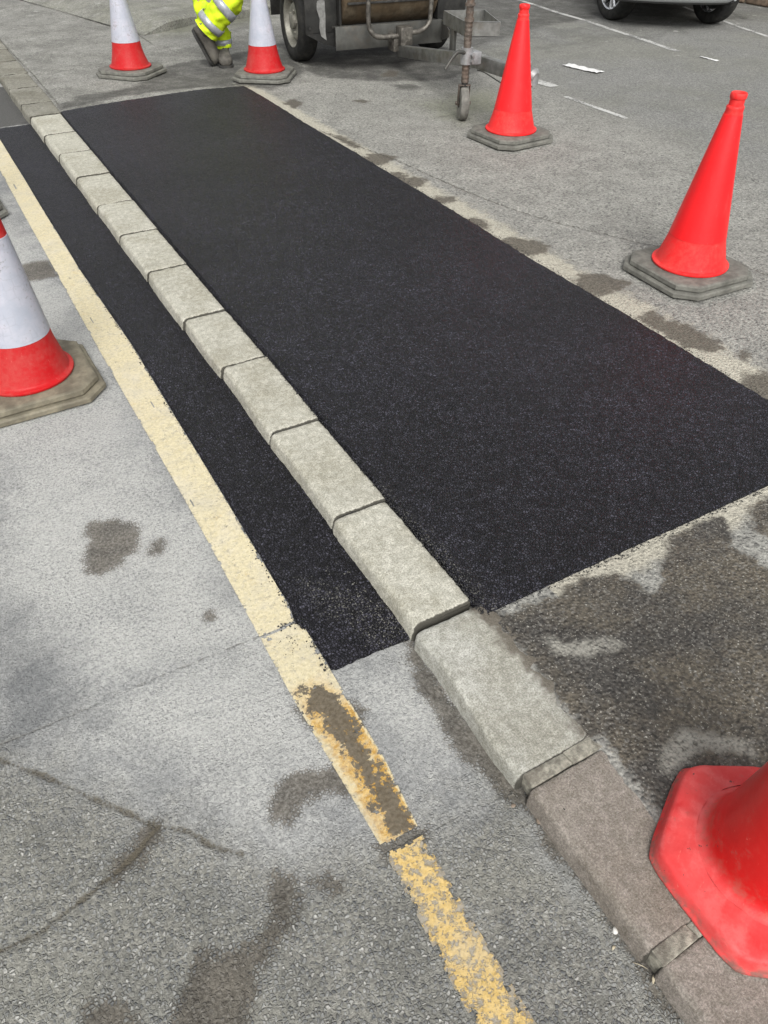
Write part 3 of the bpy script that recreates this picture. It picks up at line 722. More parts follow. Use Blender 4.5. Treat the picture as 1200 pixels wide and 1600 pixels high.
def build_setting():
    # one big sheet to the horizon, under everything
    g = from_py('ground', [(-200, -200, -0.06), (200, -200, -0.06), (200, 200, -0.06), (-200, 200, -0.06)], [(0, 1, 2, 3)], M['foot'])
    tag(g, kind='structure')
    # carriageway on the left of the kerb
    xs = np.concatenate([graded(-8, -1.3, lambda v: 0.25), graded(-1.28, 0.70, lambda v: 0.0085)])
    ys = np.concatenate([graded(-2.0, 0.0, lambda v: 0.05), graded(0.012, 12.5, lambda v: max(0.008, 0.0065 * v))])
    def zroad(P):
        z = lowfreq(P, 2.0, 0.0022)
        # the channel beside the kerb dips a little, mud fills it
        z -= 0.006 * np.clip((P[:, 0] - 0.56) / 0.07, 0, 1)
        z -= 0.022 * np.clip((P[:, 0] - LEFT(P[:, 1]) - 0.006) / 0.012, 0, 1) * ((P[:, 1] > 1.0) & (P[:, 1] < 6.15))
        z -= 0.002 * np.exp(-(sd_lines(P, ROAD_CRACKS) / 0.010) ** 2)
        return z
    o = grid_mesh('road', xs, ys, zroad, M['road'], {
        'mud': lambda P: field(P, STAIN['mud'], 0.035),
        'pale': lambda P: field(P, STAIN['pale'], 0.10),
        'coarse': lambda P: field(P, STAIN['coarse'], 0.16),
        'damp': lambda P: field(P, STAIN['damp'], 0.10),
        'oldtar': lambda P: field(P, [[(0.36, 6.19), (0.70, 6.19), (0.70, 7.4), (0.30, 7.3)]], 0.06),
        'crack': lambda P: np.clip(1 - sd_lines(P, ROAD_CRACKS) / 0.035, 0, 1),
        'joint': lambda P: np.clip(1 - sd_lines(P, ROAD_JOINTS) / 0.03, 0, 1),
    })
    tag(o, kind='structure')
    # old footway and parking area on the right of the kerb
    xs = np.concatenate([graded(0.80, 3.6, lambda v: 0.0135), graded(3.65, 14, lambda v: 0.06)])
    ys = np.concatenate([graded(-1.5, 0.0, lambda v: 0.04), graded(0.015, 13, lambda v: max(0.0125, 0.0075 * v))])
    PX0, PX1, PY0, PY1 = 0.822, 2.27, 0.915, 6.32
    def zfoot(P):
        z = FZ + lowfreq(P, 1.6, 0.003, 1.3)
        z -= 0.005 * np.exp(-(sd_lines(P, FOOT_CRACKS) / 0.015) ** 2)
        ins = (P[:, 0] < PX1 - 0.03) & (P[:, 1] > PY0 + 0.03) & (P[:, 1] < PY1 - 0.12)
        z -= 0.03 * ins
        z -= 0.006 * np.clip((0.835 - P[:, 0]) / 0.03, 0, 1)
        return z
    bay = [[(3.9, 1.0), (4.25, 3.6), (4.35, 5.0), (4.3, 6.2), (5.2, 8.6), (6, 13.5), (16, 13.5), (16, -3), (3.4, -3)]]
    moss = [[(2.2, 8.5), (2.5, 8.55), (3.6, 8.95), (3.6, 9.3), (2.3, 9.2)], [(3.2, 4.6), (3.9, 4.9), (3.9, 5.3), (3.2, 5.2)]]
    def frim(P):
        d = np.minimum(np.abs(P[:, 0] - PX1) + 10 * ((P[:, 1] > 6.4) | (P[:, 1] < PY0)), np.abs(P[:, 1] - PY0) + 10 * ((P[:, 0] < 1.02) | (P[:, 0] > PX1 + 0.1)))
        w = np.where(P[:, 1] < 1.0, 0.085, np.clip(0.13 + 0.02 * (4.5 - P[:, 1]), 0.09, 0.2))
        return np.clip(1.05 - d / (1.4 * w), 0, 1)
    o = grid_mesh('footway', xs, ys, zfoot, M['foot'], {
        'wet': lambda P: field(P, STAIN['wet'], 0.05),
        'drylick': lambda P: field(P, STAIN['drylick'], 0.03),
        'stain': lambda P: field(P, STAIN['stain'], 0.06),
        'oldtar': lambda P: field(P, STAIN['oldtar'] + [[(3.0, 6.7), (2.95, 6.25), (3.3, 5.95), (3.7, 5.75), (4.3, 5.85), (4.5, 6.6), (4.4, 7.6), (3.1, 7.7)], [(3.27, 5.66), (3.33, 5.78), (3.47, 5.76), (3.50, 5.62), (3.38, 5.56)], [(4.6, 6.6), (6.0, 7.2), (7.2, 7.4), (8.4, 6.4), (9.0, 8.0), (8.0, 11), (5.0, 9.5)]] , 0.12) * np.where(P[:, 0] > 4.5, 0.62, 1),  # tar stains; the one under the trailer is enlarged to deepen its shade
        'bay': lambda P: field(P, bay, 0.5),
        'moss': lambda P: field(P, moss, 0.3),
        'rim': frim,
        'spots': lambda P: np.where(P[:, 1] > 6.2, 1.0, 0.35) * np.where((P[:, 0] < 2.4) | (P[:, 0] > 3), 1.0, 0.7),
        'crack': lambda P: np.clip(1 - sd_lines(P, FOOT_CRACKS) / 0.05, 0, 1),
    })
    tag(o, kind='structure')
    # raised, mossy footway of the neighbouring plot, its kerb edge rising out of the ground
    edge = np.array([(2.12, 8.62), (2.25, 8.69), (2.69, 8.94), (3.375, 9.11), (3.85, 9.24), (5.0, 9.5), (7.0, 9.9)])
    vs, fs = [], []
    N = 60; K = 14
    for i in range(N + 1):
        s = i / N * (len(edge) - 1)
        j = min(int(s), len(edge) - 2); t = s - j
        p = edge[j] * (1 - t) + edge[j + 1] * t
        rise = -0.008 + 0.104 * float(np.clip((p[0] - 2.1) / 0.35, 0, 1)) ** 0.7
        rise += 0.006 * mnoise.noise(Vector((p[0] * 7, 0, 0)))
        dirv = np.array([-0.25, 0.97])
        row = [(p[0], p[1], FZ - 0.02), (p[0], p[1], FZ + rise * 0.75), (*(p + dirv * 0.03), FZ + rise)]
        for k in range(K):
            row.append((*(p + dirv * (0.05 + 0.02 * k + 4.5 * (k / K) ** 2)), FZ + rise))
        vs += row
    W_ = 3 + K
    for i in range(N):
        for k in range(W_ - 1):
            a = i * W_ + k
            fs.append((a, a + W_, a + W_ + 1, a + 1))
    o = from_py('raised_path', vs, fs, M['foot'], autosmooth=40)
    for k, v in (('moss', 0.47), ('spots', 1.0)):
        a = o.data.attributes.new(k, 'FLOAT', 'POINT'); a.data.foreach_set('value', [v] * len(o.data.vertices))
    tag(o, kind='structure')

def fresh_slab(name, x0, x1, y0, y1, z0, zt, step, gritpolys, far_edge=None, left=None, under=None):
    """fresh tarmac laid as a slab with a ragged, rounded edge"""
    xs = np.linspace(x0, x1, int((x1 - x0) / step) + 1)
    ys = graded(y0, y1, lambda v: max(step, 0.009 * v))
    X, Y = np.meshgrid(xs, ys)
    fx = (X - x0) / (x1 - x0); fy = (Y - y0) / (y1 - y0)
    if left is not None:      # left edge x as a function of y
        lx = left(Y); X = lx + fx * (x1 - lx)
    if far_edge is not None:
        Y = y0 + fy * (far_edge(X) - y0)
    dx = np.minimum(X - X[:, :1], X[:, -1:] - X); dy = np.minimum(Y - Y[:1, :], Y[-1:, :] - Y)
    d = np.minimum(dx, dy)
    rs = np.random.RandomState(3)
    jit = np.where(d < 1e-6, 1.0, 0.0)
    wv = np.vectorize(lambda a, b: mnoise.fractal(Vector((a * 18, b * 18, 4.2)), 0.8, 2.0, 4))
    rag = np.zeros(X.shape); mk = jit > 0
    rag[mk] = 0.0055 * wv(X[mk], Y[mk])
    X = X + jit * (rs.uniform(-0.003, 0.003, X.shape) + rag) + 0.25 * step * rs.uniform(-1, 1, X.shape) * (jit == 0)
    Y = Y + jit * rs.uniform(-0.0035, 0.0035, X.shape)
    P = np.stack([X.ravel(), Y.ravel()], 1)
    e = np.clip(d / 0.016, 0, 1)
    Z = z0 + (zt - z0) * np.sqrt(1 - (1 - e) ** 2) + under(P).reshape(X.shape)
    Z = Z + rs.uniform(-1, 1, X.shape) * 0.0014 * e
    ny, nx = X.shape
    i = np.arange(nx * ny).reshape(ny, nx)
    q = np.stack([i[:-1, :-1], i[:-1, 1:], i[1:, 1:], i[1:, :-1]], -1).reshape(-1, 4)
    V = np.column_stack([P, Z.ravel()])
    me = bpy.data.meshes.new(name)
    me.from_pydata(V.tolist(), [], q.tolist()); me.update()
    a = me.attributes.new('grit', 'FLOAT', 'POINT')
    a.data.foreach_set('value', field(P, gritpolys, 0.05).astype(np.float32) if gritpolys else np.zeros(len(P), np.float32))
    return tag(link_mesh(name, me, M['fresh']), kind='structure')

def build_fresh():
    far = lambda X: np.interp(X, [0.82, 1.32, 1.86, 2.25], [6.235, 6.335, 6.365, 6.335])
    fresh_slab('fresh_tarmac_footway', 0.824, 2.268, 0.917, 6.33, FZ - 0.02, FZ + 0.005, 0.0115,
               [[(0.815, 0.90), (0.87, 0.90), (0.87, 1.02), (0.84, 1.5), (0.80, 1.5)]], far_edge=far, under=lambda P: lowfreq(P, 1.6, 0.003, 1.3))
    fresh_slab('fresh_tarmac_strip', 0.41, 0.66, 0.982, 6.18, -0.03, 0.003, 0.008,
               [[(0.55, 0.99), (0.66, 1.0), (0.66, 1.07), (0.55, 1.25), (0.47, 1.32), (0.47, 1.18), (0.53, 1.08)]], left=LEFT, under=lambda P: lowfreq(P, 2.0, 0.0022))

def build_lines():
    # worn yellow line along the road edge
    ys = np.concatenate([graded(-1.2, 0.0, lambda v: 0.012), graded(0.004, 1.3, lambda v: 0.0042), graded(1.31, 9.5, lambda v: 0.008 * v + 0.004)])
    us = np.linspace(0, 1, 27)
    U, Y = np.meshgrid(us, ys)
    lx = np.interp(Y, [0.0, 0.3, 0.55, 0.95, 1.6, 2.8, 4.2, 5.0, 6.5], [0.314, 0.314, 0.322, 0.308, 0.308, 0.292, 0.280, 0.275, 0.268])
    rx = np.interp(Y, [0.0, 0.35, 0.55, 0.72, 0.98, 1.15, 1.17, 1.25, 2.8, 3.6, 5.0, 6.5], [0.41, 0.405, 0.406, 0.421, 0.421, 0.421, 0.405, 0.415, 0.414, 0.386, 0.376, 0.362])
    X = lx + U * (rx - lx)
    P = np.stack([X.ravel(), Y.ravel()], 1)
    Z = lowfreq(P, 2.0, 0.0022) + 0.0025
    edge = np.minimum(U, 1 - U).ravel()
    y = Y.ravel()
    near = np.clip((0.56 - y) / 0.03, 0, 1)
    nn = np.array([mnoise.fractal(Vector((a * 42, b * 42, 3.1)), 0.8, 2.0, 5) for a, b in P]) if len(P) < 60000 else np.zeros(len(P))
    n2 = np.array([mnoise.noise(Vector((a * 150, b * 150, 9.7))) for a, b in P])
    ed = np.clip(1 - edge / (0.06 + 0.16 * near), 0, 1)
    wear = near * (0.10 + 0.5 * ed) + (1 - near) * 0.30 * ed
    lift = nn * 0.55 + n2 * 0.18
    keep = lift + wear * 1.1 < np.where(near > 0.5, 0.66, 0.47)
    keep &= ~((np.abs(y - 0.552 + 0.02 * (P[:, 0] - 0.36)) < 0.010 + 0.008 * n2))
    keep &= ~((np.abs(y - 1.172 - 0.10 * np.clip(P[:, 0] - 0.36, 0, 1)) < 0.0035 + 0.004 * n2))
    ny, nx = X.shape
    i = np.arange(nx * ny).reshape(ny, nx)
    q = np.stack([i[:-1, :-1], i[:-1, 1:], i[1:, 1:], i[1:, :-1]], -1).reshape(-1, 4)
    q = q[keep[q].sum(1) >= 3]
    V = np.column_stack([P, Z])
    used = np.unique(q); remap = -np.ones(len(V), int); remap[used] = np.arange(len(used))
    me = bpy.data.meshes.new('yellow_line')
    me.from_pydata(V[used].tolist(), [], remap[q].tolist()); me.update()
    a = me.attributes.new('linemud', 'FLOAT', 'POINT')
    a.data.foreach_set('value', field(P[used], STAIN['linemud'], 0.03).astype(np.float32))
    a = me.attributes.new('wear', 'FLOAT', 'POINT')
    a.data.foreach_set('value', (near * (0.035 + 0.09 * ed) - (1 - near) * 0.06 + (1 - near) * 0.10 * ed)[used].astype(np.float32))
    a = me.attributes.new('rim', 'FLOAT', 'POINT')
    a.data.foreach_set('value', ed[used].astype(np.float32))
    o = link_mesh('yellow_line', me, M['line'])
    tag(o, kind='structure')
    # thin white bay lines
    def strip(pts, w, name='white_line'):
        pts = [np.array(p, float) for p in pts]
        vs, fs = [], []
        n = 40
        for i in range(n + 1):
            s = i / n * (len(pts) - 1); j = min(int(s), len(pts) - 2); t = s - j
            p = pts[j] * (1 - t) + pts[j + 1] * t
            d = pts[j + 1] - pts[j]; d /= np.linalg.norm(d); nr = np.array([-d[1], d[0]])
            ww = w * (0.5 + 0.12 * mnoise.noise(Vector((i * 1.7, p[0], 0))))
            for k in (-1, 0, 1):
                vs.append((*(p + nr * ww * k), FZ + 0.0025 + float(lowfreq(np.array([p]), 1.6, 0.003, 1.3)[0])))
        for i in range(n):
            for k in range(2):
                a = i * 3 + k
                fs.append((a, a + 1, a + 4, a + 3))
        tag(from_py(name, vs, fs, M['white_line']), kind='structure')
    strip([(7.05, 10.2), (6.8, 8.5), (6.5, 6.52), (6.37, 5.69)], 0.062)
    strip([(8.30, 7.5), (8.07, 6.81), (7.70, 5.77)], 0.05)
    strip([(4.425, 5.47), (4.445, 5.14)], 0.10)
    strip([(4.332, 4.87), (4.32, 4.18)], 0.045)

# ------------------------------------------------------------------ kerb stones
def kerb_stone(name, y0, y1, xl, xr, mat, seed, bull=0.022, amp=0.0015, top=FZ, wob=0.0, small=0.0095, skew=0.0, bottom=-0.05):
    """one kerb stone: bull-nosed on the road side, small arrises elsewhere; origin at its footway-side top corner"""
    w = xr - xl
    prof = []
    nx_ = 16
    def arc(cx, cz, r, a0, a1, n):
        for k in range(n + 1):
            a = a0 + (a1 - a0) * k / n
            prof.append((cx + r * math.cos(a), cz + r * math.sin(a), math.cos(a), math.sin(a)))
    lean = 0.006
    prof.append((-w - lean, bottom - top, -1, 0)); prof.append((-w - lean * 0.6, -0.035, -1, 0))
    arc(-w + bull, -bull, bull, math.pi, math.pi / 2, 6)
    for k in range(1, nx_):
        prof.append((-w + bull + (w - bull - small) * k / nx_, 0, 0, 1))
    arc(-small, -small, small, math.pi / 2, 0, 2)
    prof.append((0, bottom - top, 1, 0))
    L = y1 - y0
    ts = [0, 0.002, 0.0045, small + 0.002] + list(np.linspace(0.02, L - 0.02, max(8, int(L / 0.012)))) + [L - small - 0.002, L - 0.0045, L - 0.002, L]
    vs = []
    for t in ts:
        dd = min(t, L - t)
        e = small
        off = e - math.sqrt(max(0, e * e - max(0, e - dd) ** 2)) if dd < e else 0
        for (x, z, nx, nz) in prof:
            p = Vector((x - nx * off + skew * t, t, z - nz * off))
            if z > -0.06:
                n1 = mnoise.fractal(Vector((p.x * 16 + seed * 3.1, p.y * 16, p.z * 16)), 0.7, 2.0, 5)
                n2 = mnoise.noise(Vector((p.x * 90 + seed, p.y * 90, p.z * 90)))
                a = amp * (1.2 * n1 + 0.5 * n2)
                # chipped arrises
                if dd < 0.012 or abs(z) > 0.002 or x > -0.012:
                    a -= amp * 2.2 * max(0, mnoise.noise(Vector((p.x * 35, p.y * 35 + seed * 7, 2.0))))
                p.x += nx * a; p.z += nz * a
                if wob: p.x += wob * math.sin(t / L * 5.5 + seed) * (x / -w)
            vs.append(p)
    n = len(prof)
    fs = []
    for i in range(len(ts) - 1):
        for k in range(n - 1):
            fs.append((i * n + k, i * n + k + 1, (i + 1) * n + k + 1, (i + 1) * n + k))
    fs.append(tuple(range(n))); fs.append(tuple((len(ts) - 1) * n + k for k in range(n))[::-1])
    o = from_py(name, vs, fs, mat, autosmooth=55)
    a = o.data.attributes.new('joint_dirt_shade', 'FLOAT', 'POINT')
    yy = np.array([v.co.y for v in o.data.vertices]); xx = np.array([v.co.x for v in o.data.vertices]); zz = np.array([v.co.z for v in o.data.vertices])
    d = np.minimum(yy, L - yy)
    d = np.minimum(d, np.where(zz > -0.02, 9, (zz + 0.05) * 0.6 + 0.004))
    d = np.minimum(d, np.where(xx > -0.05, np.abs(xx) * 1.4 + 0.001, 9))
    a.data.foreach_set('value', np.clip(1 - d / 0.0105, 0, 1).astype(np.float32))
    o.location = (xr, y0, top)
    return o

def build_kerbs():
    ORD = ['first', 'second', 'third', 'fourth', 'fifth', 'sixth', 'seventh', 'eighth', 'ninth', 'tenth', 'eleventh']
    ys = [0.976, 1.430, 1.898, 2.366, 2.791, 3.297, 3.770, 4.229, 4.726, 5.202, 5.650, 6.131]
    for i in range(11):
        xl = 0.648 - 0.0075 * (ys[i] - 1)
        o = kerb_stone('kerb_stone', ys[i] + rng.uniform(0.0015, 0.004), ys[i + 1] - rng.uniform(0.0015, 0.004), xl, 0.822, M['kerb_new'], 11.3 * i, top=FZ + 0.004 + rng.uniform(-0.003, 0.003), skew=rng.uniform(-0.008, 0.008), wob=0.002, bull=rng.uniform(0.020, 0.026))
        o.rotation_euler.y = rng.uniform(-0.010, 0.010)
        o.location.x += rng.uniform(-0.003, 0.003)
        if i == 0: lab = 'clean pale new kerb block nearest the camera, against the end of the fresh black strip'
        elif i == 10: lab = 'small pale new kerb block farthest away, next to the old dirty kerb stones'
        else: lab = ORD[i] + ' pale new kerb block counted from the near end of the fresh tarmac'
        tag(o, lab, 'kerb stone', 'new pale kerb blocks along the fresh tarmac')
    # old stones at the near end
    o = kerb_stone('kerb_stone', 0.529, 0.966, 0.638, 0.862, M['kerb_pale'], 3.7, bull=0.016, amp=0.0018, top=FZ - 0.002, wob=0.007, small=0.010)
    o.rotation_euler.z = 0.0
    tag(o, 'pale worn granite kerb stone with a muddy edge, next to the first new block', 'kerb stone', 'old granite kerb stones in the foreground')
    mt = mortar_joint(0.645, 0.862, 0.498, 0.531, 2)
    mt.parent = o; mt.location = (-0.862, -0.529, -(FZ - 0.002))
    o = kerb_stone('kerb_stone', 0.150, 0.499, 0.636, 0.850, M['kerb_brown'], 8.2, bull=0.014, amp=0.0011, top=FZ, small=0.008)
    tag(o, 'brownish granite kerb stone between two mortar joints, beside the red cone flange', 'kerb stone', 'old granite kerb stones in the foreground')
    mt = mortar_joint(0.640, 0.850, 0.126, 0.152, 5)
    mt.parent = o; mt.location = (-0.850, -0.150, -FZ)
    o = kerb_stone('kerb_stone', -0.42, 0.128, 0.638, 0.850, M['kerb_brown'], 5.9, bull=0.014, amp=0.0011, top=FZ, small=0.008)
    tag(o, 'brownish granite kerb stone at the bottom edge, partly under the red cone', 'kerb stone', 'old granite kerb stones in the foreground')
    # old stones beyond the new ones
    fy = [6.139, 6.49, 7.0, 7.49, 8.02, 8.55, 9.1]
    FL = ['dirty old kerb stone with a dark muddy end, touching the farthest new block',
          'grey old kerb stone behind the muddy one at the far end',
          'old kerb stone with a whitish dusty top at the far left',
          'dark stained old kerb stone near the left edge of the photo',
          'old kerb stone at the far left edge of the photo',
          'farthest old kerb stone, cut off by the left edge']
    for i in range(6):
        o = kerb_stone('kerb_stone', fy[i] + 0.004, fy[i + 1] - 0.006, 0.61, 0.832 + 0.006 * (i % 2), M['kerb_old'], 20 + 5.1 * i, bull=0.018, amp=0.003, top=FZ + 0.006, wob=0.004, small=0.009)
        tag(o, FL[i], 'kerb stone', 'old dirty kerb stones at the far end')
    # dirt between and beside the stones
    bm = bmesh.new()
    add_box(bm, (0.735, 4.3, -0.035), (0.165, 10.4, 0.085))
    tag(from_bm('kerb_bedding', bm, M['bed']), kind='structure')

def mortar_joint(x0, x1, y0, y1, seed):
    """cracked mortar between two kerb stones: a few lumps"""
    r = random.Random(seed)
    bm = bmesh.new()
    x = x0
    while x < x1 - 0.01:
        L = min(r.uniform(0.05, 0.11), x1 - x)
        vs = add_box(bm, (x + L / 2, (y0 + y1) / 2 + r.uniform(-0.002, 0.002), 0.0235), (L - 0.0008, (y1 - y0) * r.uniform(1.0, 1.15), 0.054 + r.uniform(-0.004, 0.002)), bevel=0.003, segs=2)
        for v in vs:
            v.co += Vector(mnoise.noise_vector(v.co * 60 + Vector((seed, 0, 0)))) * 0.0045
        x += L
    o = from_bm('mortar', bm, M['mortar'], smooth=True)
    return o

def stone_bm(bm, c, r, sx, sy, sz, rz, seed, sub=2):
    vs = bmesh.ops.create_icosphere(bm, subdivisions=sub, radius=1.0)['verts']
    Rm = Matrix.Rotation(rz, 3, 'Z')
    for v in vs:
        k = 1 + 0.28 * mnoise.noise(v.co * 1.3 + Vector((seed, 0, 0)))
        p = Rm @ Vector((v.co.x * sx * k, v.co.y * sy * k, v.co.z * sz * k))
        v.co = p * r + Vector(c)

def build_loose():
    # loose grit: nobody could count it
    bm = bmesh.new()
    r = random.Random(5)
    def bit(x, y, z, s):
        vs = bmesh.ops.create_icosphere(bm, subdivisions=1, radius=s)['verts']
        q = Vector((r.uniform(.6, 1.2), r.uniform(.6, 1.2), r.uniform(.5, .9)))
        for v in vs:
            v.co = Vector((v.co.x * q.x, v.co.y * q.y, v.co.z * q.z)) * r.uniform(.8, 1.2) + Vector((x, y, z))
    for _ in range(80):      # grit on the near end of the strip, against the kerb
        t = r.random() ** 1.3
        bit(0.635 - abs(r.gauss(0, 0.055)) - 0.03 * t, 1.0 + t * 0.33, 0.006, r.uniform(0.0012, 0.0032))
    for _ in range(160):      # mud channel
        y = r.uniform(-0.1, 0.95)
        bit(0.636 - abs(r.gauss(0, 0.025)), y, -0.003, r.uniform(0.001, 0.0028))
    for _ in range(220):
        bit(r.uniform(0.87, 1.6), r.uniform(0.1, 0.88), FZ + 0.003, r.uniform(0.001, 0.0028))
    tag(from_bm('loose_grit', bm, M['grit'], smooth=True), 'pale grey grit lying on the tarmac and in the muddy channel', 'grit', kind='stuff')
    bm = bmesh.new()
    for _ in range(520):      # black crumbs along the edges of the new tarmac
        y = 0.93 + r.random() ** 1.6 * 3.2
        bit(0.826 + r.gauss(-0.004, 0.004), y, FZ + 0.004, r.uniform(0.0012, 0.0034))
    for _ in range(260):
        y = 1.0 + r.random() ** 1.5 * 2.6
        bit(float(np.interp(y, [1, 2.8, 3.6], [0.414, 0.411, 0.382])) + r.gauss(0.0, 0.005), y, 0.003, r.uniform(0.0012, 0.0032))
    for _ in range(300):
        bit(r.uniform(0.83, 2.2), 0.917 + r.gauss(0, 0.005), FZ + 0.004, r.uniform(0.001, 0.0028))
    for _ in range(300):
        y = 0.95 + r.random() * 3.5
        bit(2.268 + r.gauss(0.0, 0.006), y, FZ + 0.004, r.uniform(0.001, 0.003))
    for _ in range(30):
        bit(r.uniform(0.36, 0.41), 1.175 + r.gauss(0, 0.006), 0.004, r.uniform(0.0014, 0.003))
    for _ in range(26):
        bit(r.uniform(0.34, 0.40), r.uniform(1.08, 1.15), 0.004, r.uniform(0.001, 0.002))
    for y in (1.43, 1.898):
        for _ in range(22):
            bit(r.uniform(0.655, 0.72), y + r.gauss(0, 0.003), FZ - 0.002, r.uniform(0.0015, 0.003))
    tag(from_bm('tar_crumbs', bm, M['tarcrumb'], smooth=True), 'black tarmac crumbs scattered along the edges of the new surfacing', 'crumbs', kind='stuff')
    def single(name, lab, cat, c, size, sx, sy, sz, rz, mat, seed):
        bm = bmesh.new()
        stone_bm(bm, (0, 0, size * sz * 0.7), size, sx, sy, sz, rz, seed)
        o = from_bm(name, bm, mat, smooth=True); o.location = c
        tag(o, lab, cat)
    single('pebble', 'small white stone chip lying in the mud beside the brown kerb', 'pebble', (0.629, 0.216, -0.006), 0.0065, 1.1, .8, .6, 0.9, M['pebble_white'], 1)
    single('pebble', 'small brown pebble lying in the mud opposite the mortar joint', 'pebble', (0.607, 0.504, -0.006), 0.0055, 1.1, .8, .7, 0.2, M['pebble_brown'], 2)
    single('pebble', 'brown pebble touching the corner of the brown granite kerb', 'pebble', (0.634, 0.452, -0.006), 0.0065, 1.2, .8, .7, 1.2, M['pebble_brown'], 3)
    def scrap(lab, c, L, w, rz):
        bm = bmesh.new()
        pts = [(L * (t - .5), 0.15 * w * math.sin(t * 4), 0.002 + 0.003 * math.sin(t * 3.1)) for t in np.linspace(0, 1, 7)]
        add_tube(bm, pts, [(w * (0.3 + math.sin(math.pi * t) * 0.7) / 2, 0.0008) for t in np.linspace(0.02, 0.98, 7)], n=8)
        o = from_bm('straw', bm, M['straw'], smooth=True); o.location = c; o.rotation_euler.z = rz
        tag(o, lab, 'straw')
    scrap('pale dry flake lying in the muddy channel at the bottom', (0.634, 0.122, -0.004), 0.016, 0.006, 0.7)
    scrap('thin pale straw lying in the muddy channel beside the mortar joint', (0.628, 0.150, -0.004), 0.026, 0.0016, -0.9)
    scrap('small cream flake below the white stone chip', (0.606, 0.195, -0.004), 0.009, 0.005, 0.3)
    # litter on the parking area
    def sheet(lab, c, L, w, rz, crumple, seed):
        n, k = 14, 8
        vs, fs = [], []
        for i in range(n + 1):
            for j in range(k + 1):
                x = (i / n - .5) * L; y = (j / k - .5) * w
                z = 0.003 + crumple * (0.5 + 0.5 * mnoise.noise(Vector((x * 14 + seed, y * 14, 0)))) + crumple * 0.5 * mnoise.noise(Vector((x * 40, y * 40, seed)))
                e = 1 + 0.06 * mnoise.noise(Vector((i * 2.3, j * 1.9, seed)))
                vs.append((x * e, y * e, z))
        for i in range(n):
            for j in range(k):
                a = i * (k + 1) + j
                fs.append((a, a + k + 1, a + k + 2, a + 1))
        o = from_py('litter', vs, fs, M['paper'])
        md = o.modifiers.new('thick', 'SOLIDIFY'); md.thickness = 0.002
        o.location = c; o.rotation_euler.z = rz
        tag(o, lab, 'litter')
    sheet('crumpled white paper lying on the asphalt right of the coupling', (5.06, 5.52, FZ + 0.002), 0.38, 0.10, R(-80), 0.012, 1.0)
    sheet('narrow folded white paper strip lying on the asphalt behind the right cone', (6.35, 5.30, FZ + 0.002), 0.20, 0.035, R(-88), 0.008, 4.0)
# ------------------------------------------------------------------ cones
def octa(half, ch):
    a, b = half, half - ch
    return [(a, -b), (a, b), (b, a), (-b, a), (-a, b), (-a, -b), (-b, -a), (b, -a)]

def cone_r(z):
    """outer radius of the cone wall above its base plate (z above the ground)"""
    return float(np.interp(z, [0.050, 0.075, 0.10, 0.14, 0.18, 0.67], [0.158, 0.150, 0.142, 0.130, 0.119, 0.0335]))

def cone_base(mat, parent, seed):
    bm = bmesh.new()
    H = 0.232; ch = 0.075
    prof = [(H - 0.008, ch, 0.0), (H - 0.006, ch, 0.003), (H + 0.002, ch, 0.007), (H + 0.002, ch, 0.022), (H - 0.003, ch, 0.0275), (H - 0.012, ch - 0.003, 0.0285), (H - 0.024, ch - 0.006, 0.0270),
            (H - 0.024, ch - 0.006, 0.0315), (H - 0.0175, ch - 0.005, 0.0335), (H - 0.018, ch - 0.005, 0.049), (H - 0.024, ch - 0.006, 0.0535), (H - 0.030, ch - 0.008, 0.0545), (0.15, 0.06, 0.0555)]
    n_side = 6
    rings = []
    for h, c, z in prof:
        P = octa(h, c); ring = []
        for i in range(8):
            a, b = P[i], P[(i + 1) % 8]
            for k in range(n_side):
                t = k / n_side
                v = Vector((a[0] + (b[0] - a[0]) * t, a[1] + (b[1] - a[1]) * t, z))
                nz = mnoise.fractal(v * 14 + Vector((seed, 0, 0)), 0.8, 2, 3)
                v.x *= 1 + 0.006 * nz; v.y *= 1 + 0.006 * nz
                if z > 0.01: v.z += 0.0018 * nz
                ring.append(bm.verts.new(v))
        rings.append(ring)
    n = len(rings[0])
    for a, b in zip(rings[:-1], rings[1:]):
        for k in range(n):
            bm.faces.new((a[k], a[(k + 1) % n], b[(k + 1) % n], b[k]))
    bm.faces.new(rings[-1]); bm.faces.new(rings[0][::-1])
    return from_bm('base', bm, mat, parent, autosmooth=34)

def shear(bm, lean):
    for v in bm.verts:
        k = max(0, v.co.z - 0.066)
        v.co.x += lean[0] * k; v.co.y += lean[1] * k

def cone_body(mat, parent, dent=None, seed=0, lean=(0, 0)):
    bm = bmesh.new()
    prof = [(0.150, 0.054), (0.163, 0.0555), (0.1665, 0.060), (0.1660, 0.066), (0.160, 0.0695), (0.1525, 0.071)]
    for z in np.linspace(0.078, 0.67, 34):
        prof.append((cone_r(z), z))
    prof += [(0.0335, 0.678), (0.0345, 0.684), (0.0325, 0.690), (0.0285, 0.692), (0.0282, 0.714), (0.0305, 0.7155), (0.0318, 0.718), (0.0322, 0.727), (0.0315, 0.733), (0.029, 0.736), (0.025, 0.735), (0.0225, 0.730), (0.0215, 0.690), (0.030, 0.60)]
    rings = lathe(bm, prof, 56)
    for ring, (r, z) in zip(rings, prof):
        for v in ring:
            if 0.075 < z < 0.65:
                k = 0.010 * mnoise.noise(Vector((v.co.x * 5 + seed, v.co.y * 5, v.co.z * 4)))
                if dent is not None:
                    a = math.atan2(v.co.y, v.co.x)
                    da = (a - dent[0] + math.pi) % (2 * math.pi) - math.pi
                    k -= dent[3] * math.exp(-(da / 0.28) ** 2 - ((z - dent[1]) / dent[2]) ** 2)
                v.co.x *= 1 + k; v.co.y *= 1 + k
    shear(bm, lean)
    return from_bm('cone_body', bm, mat, parent, autosmooth=50)

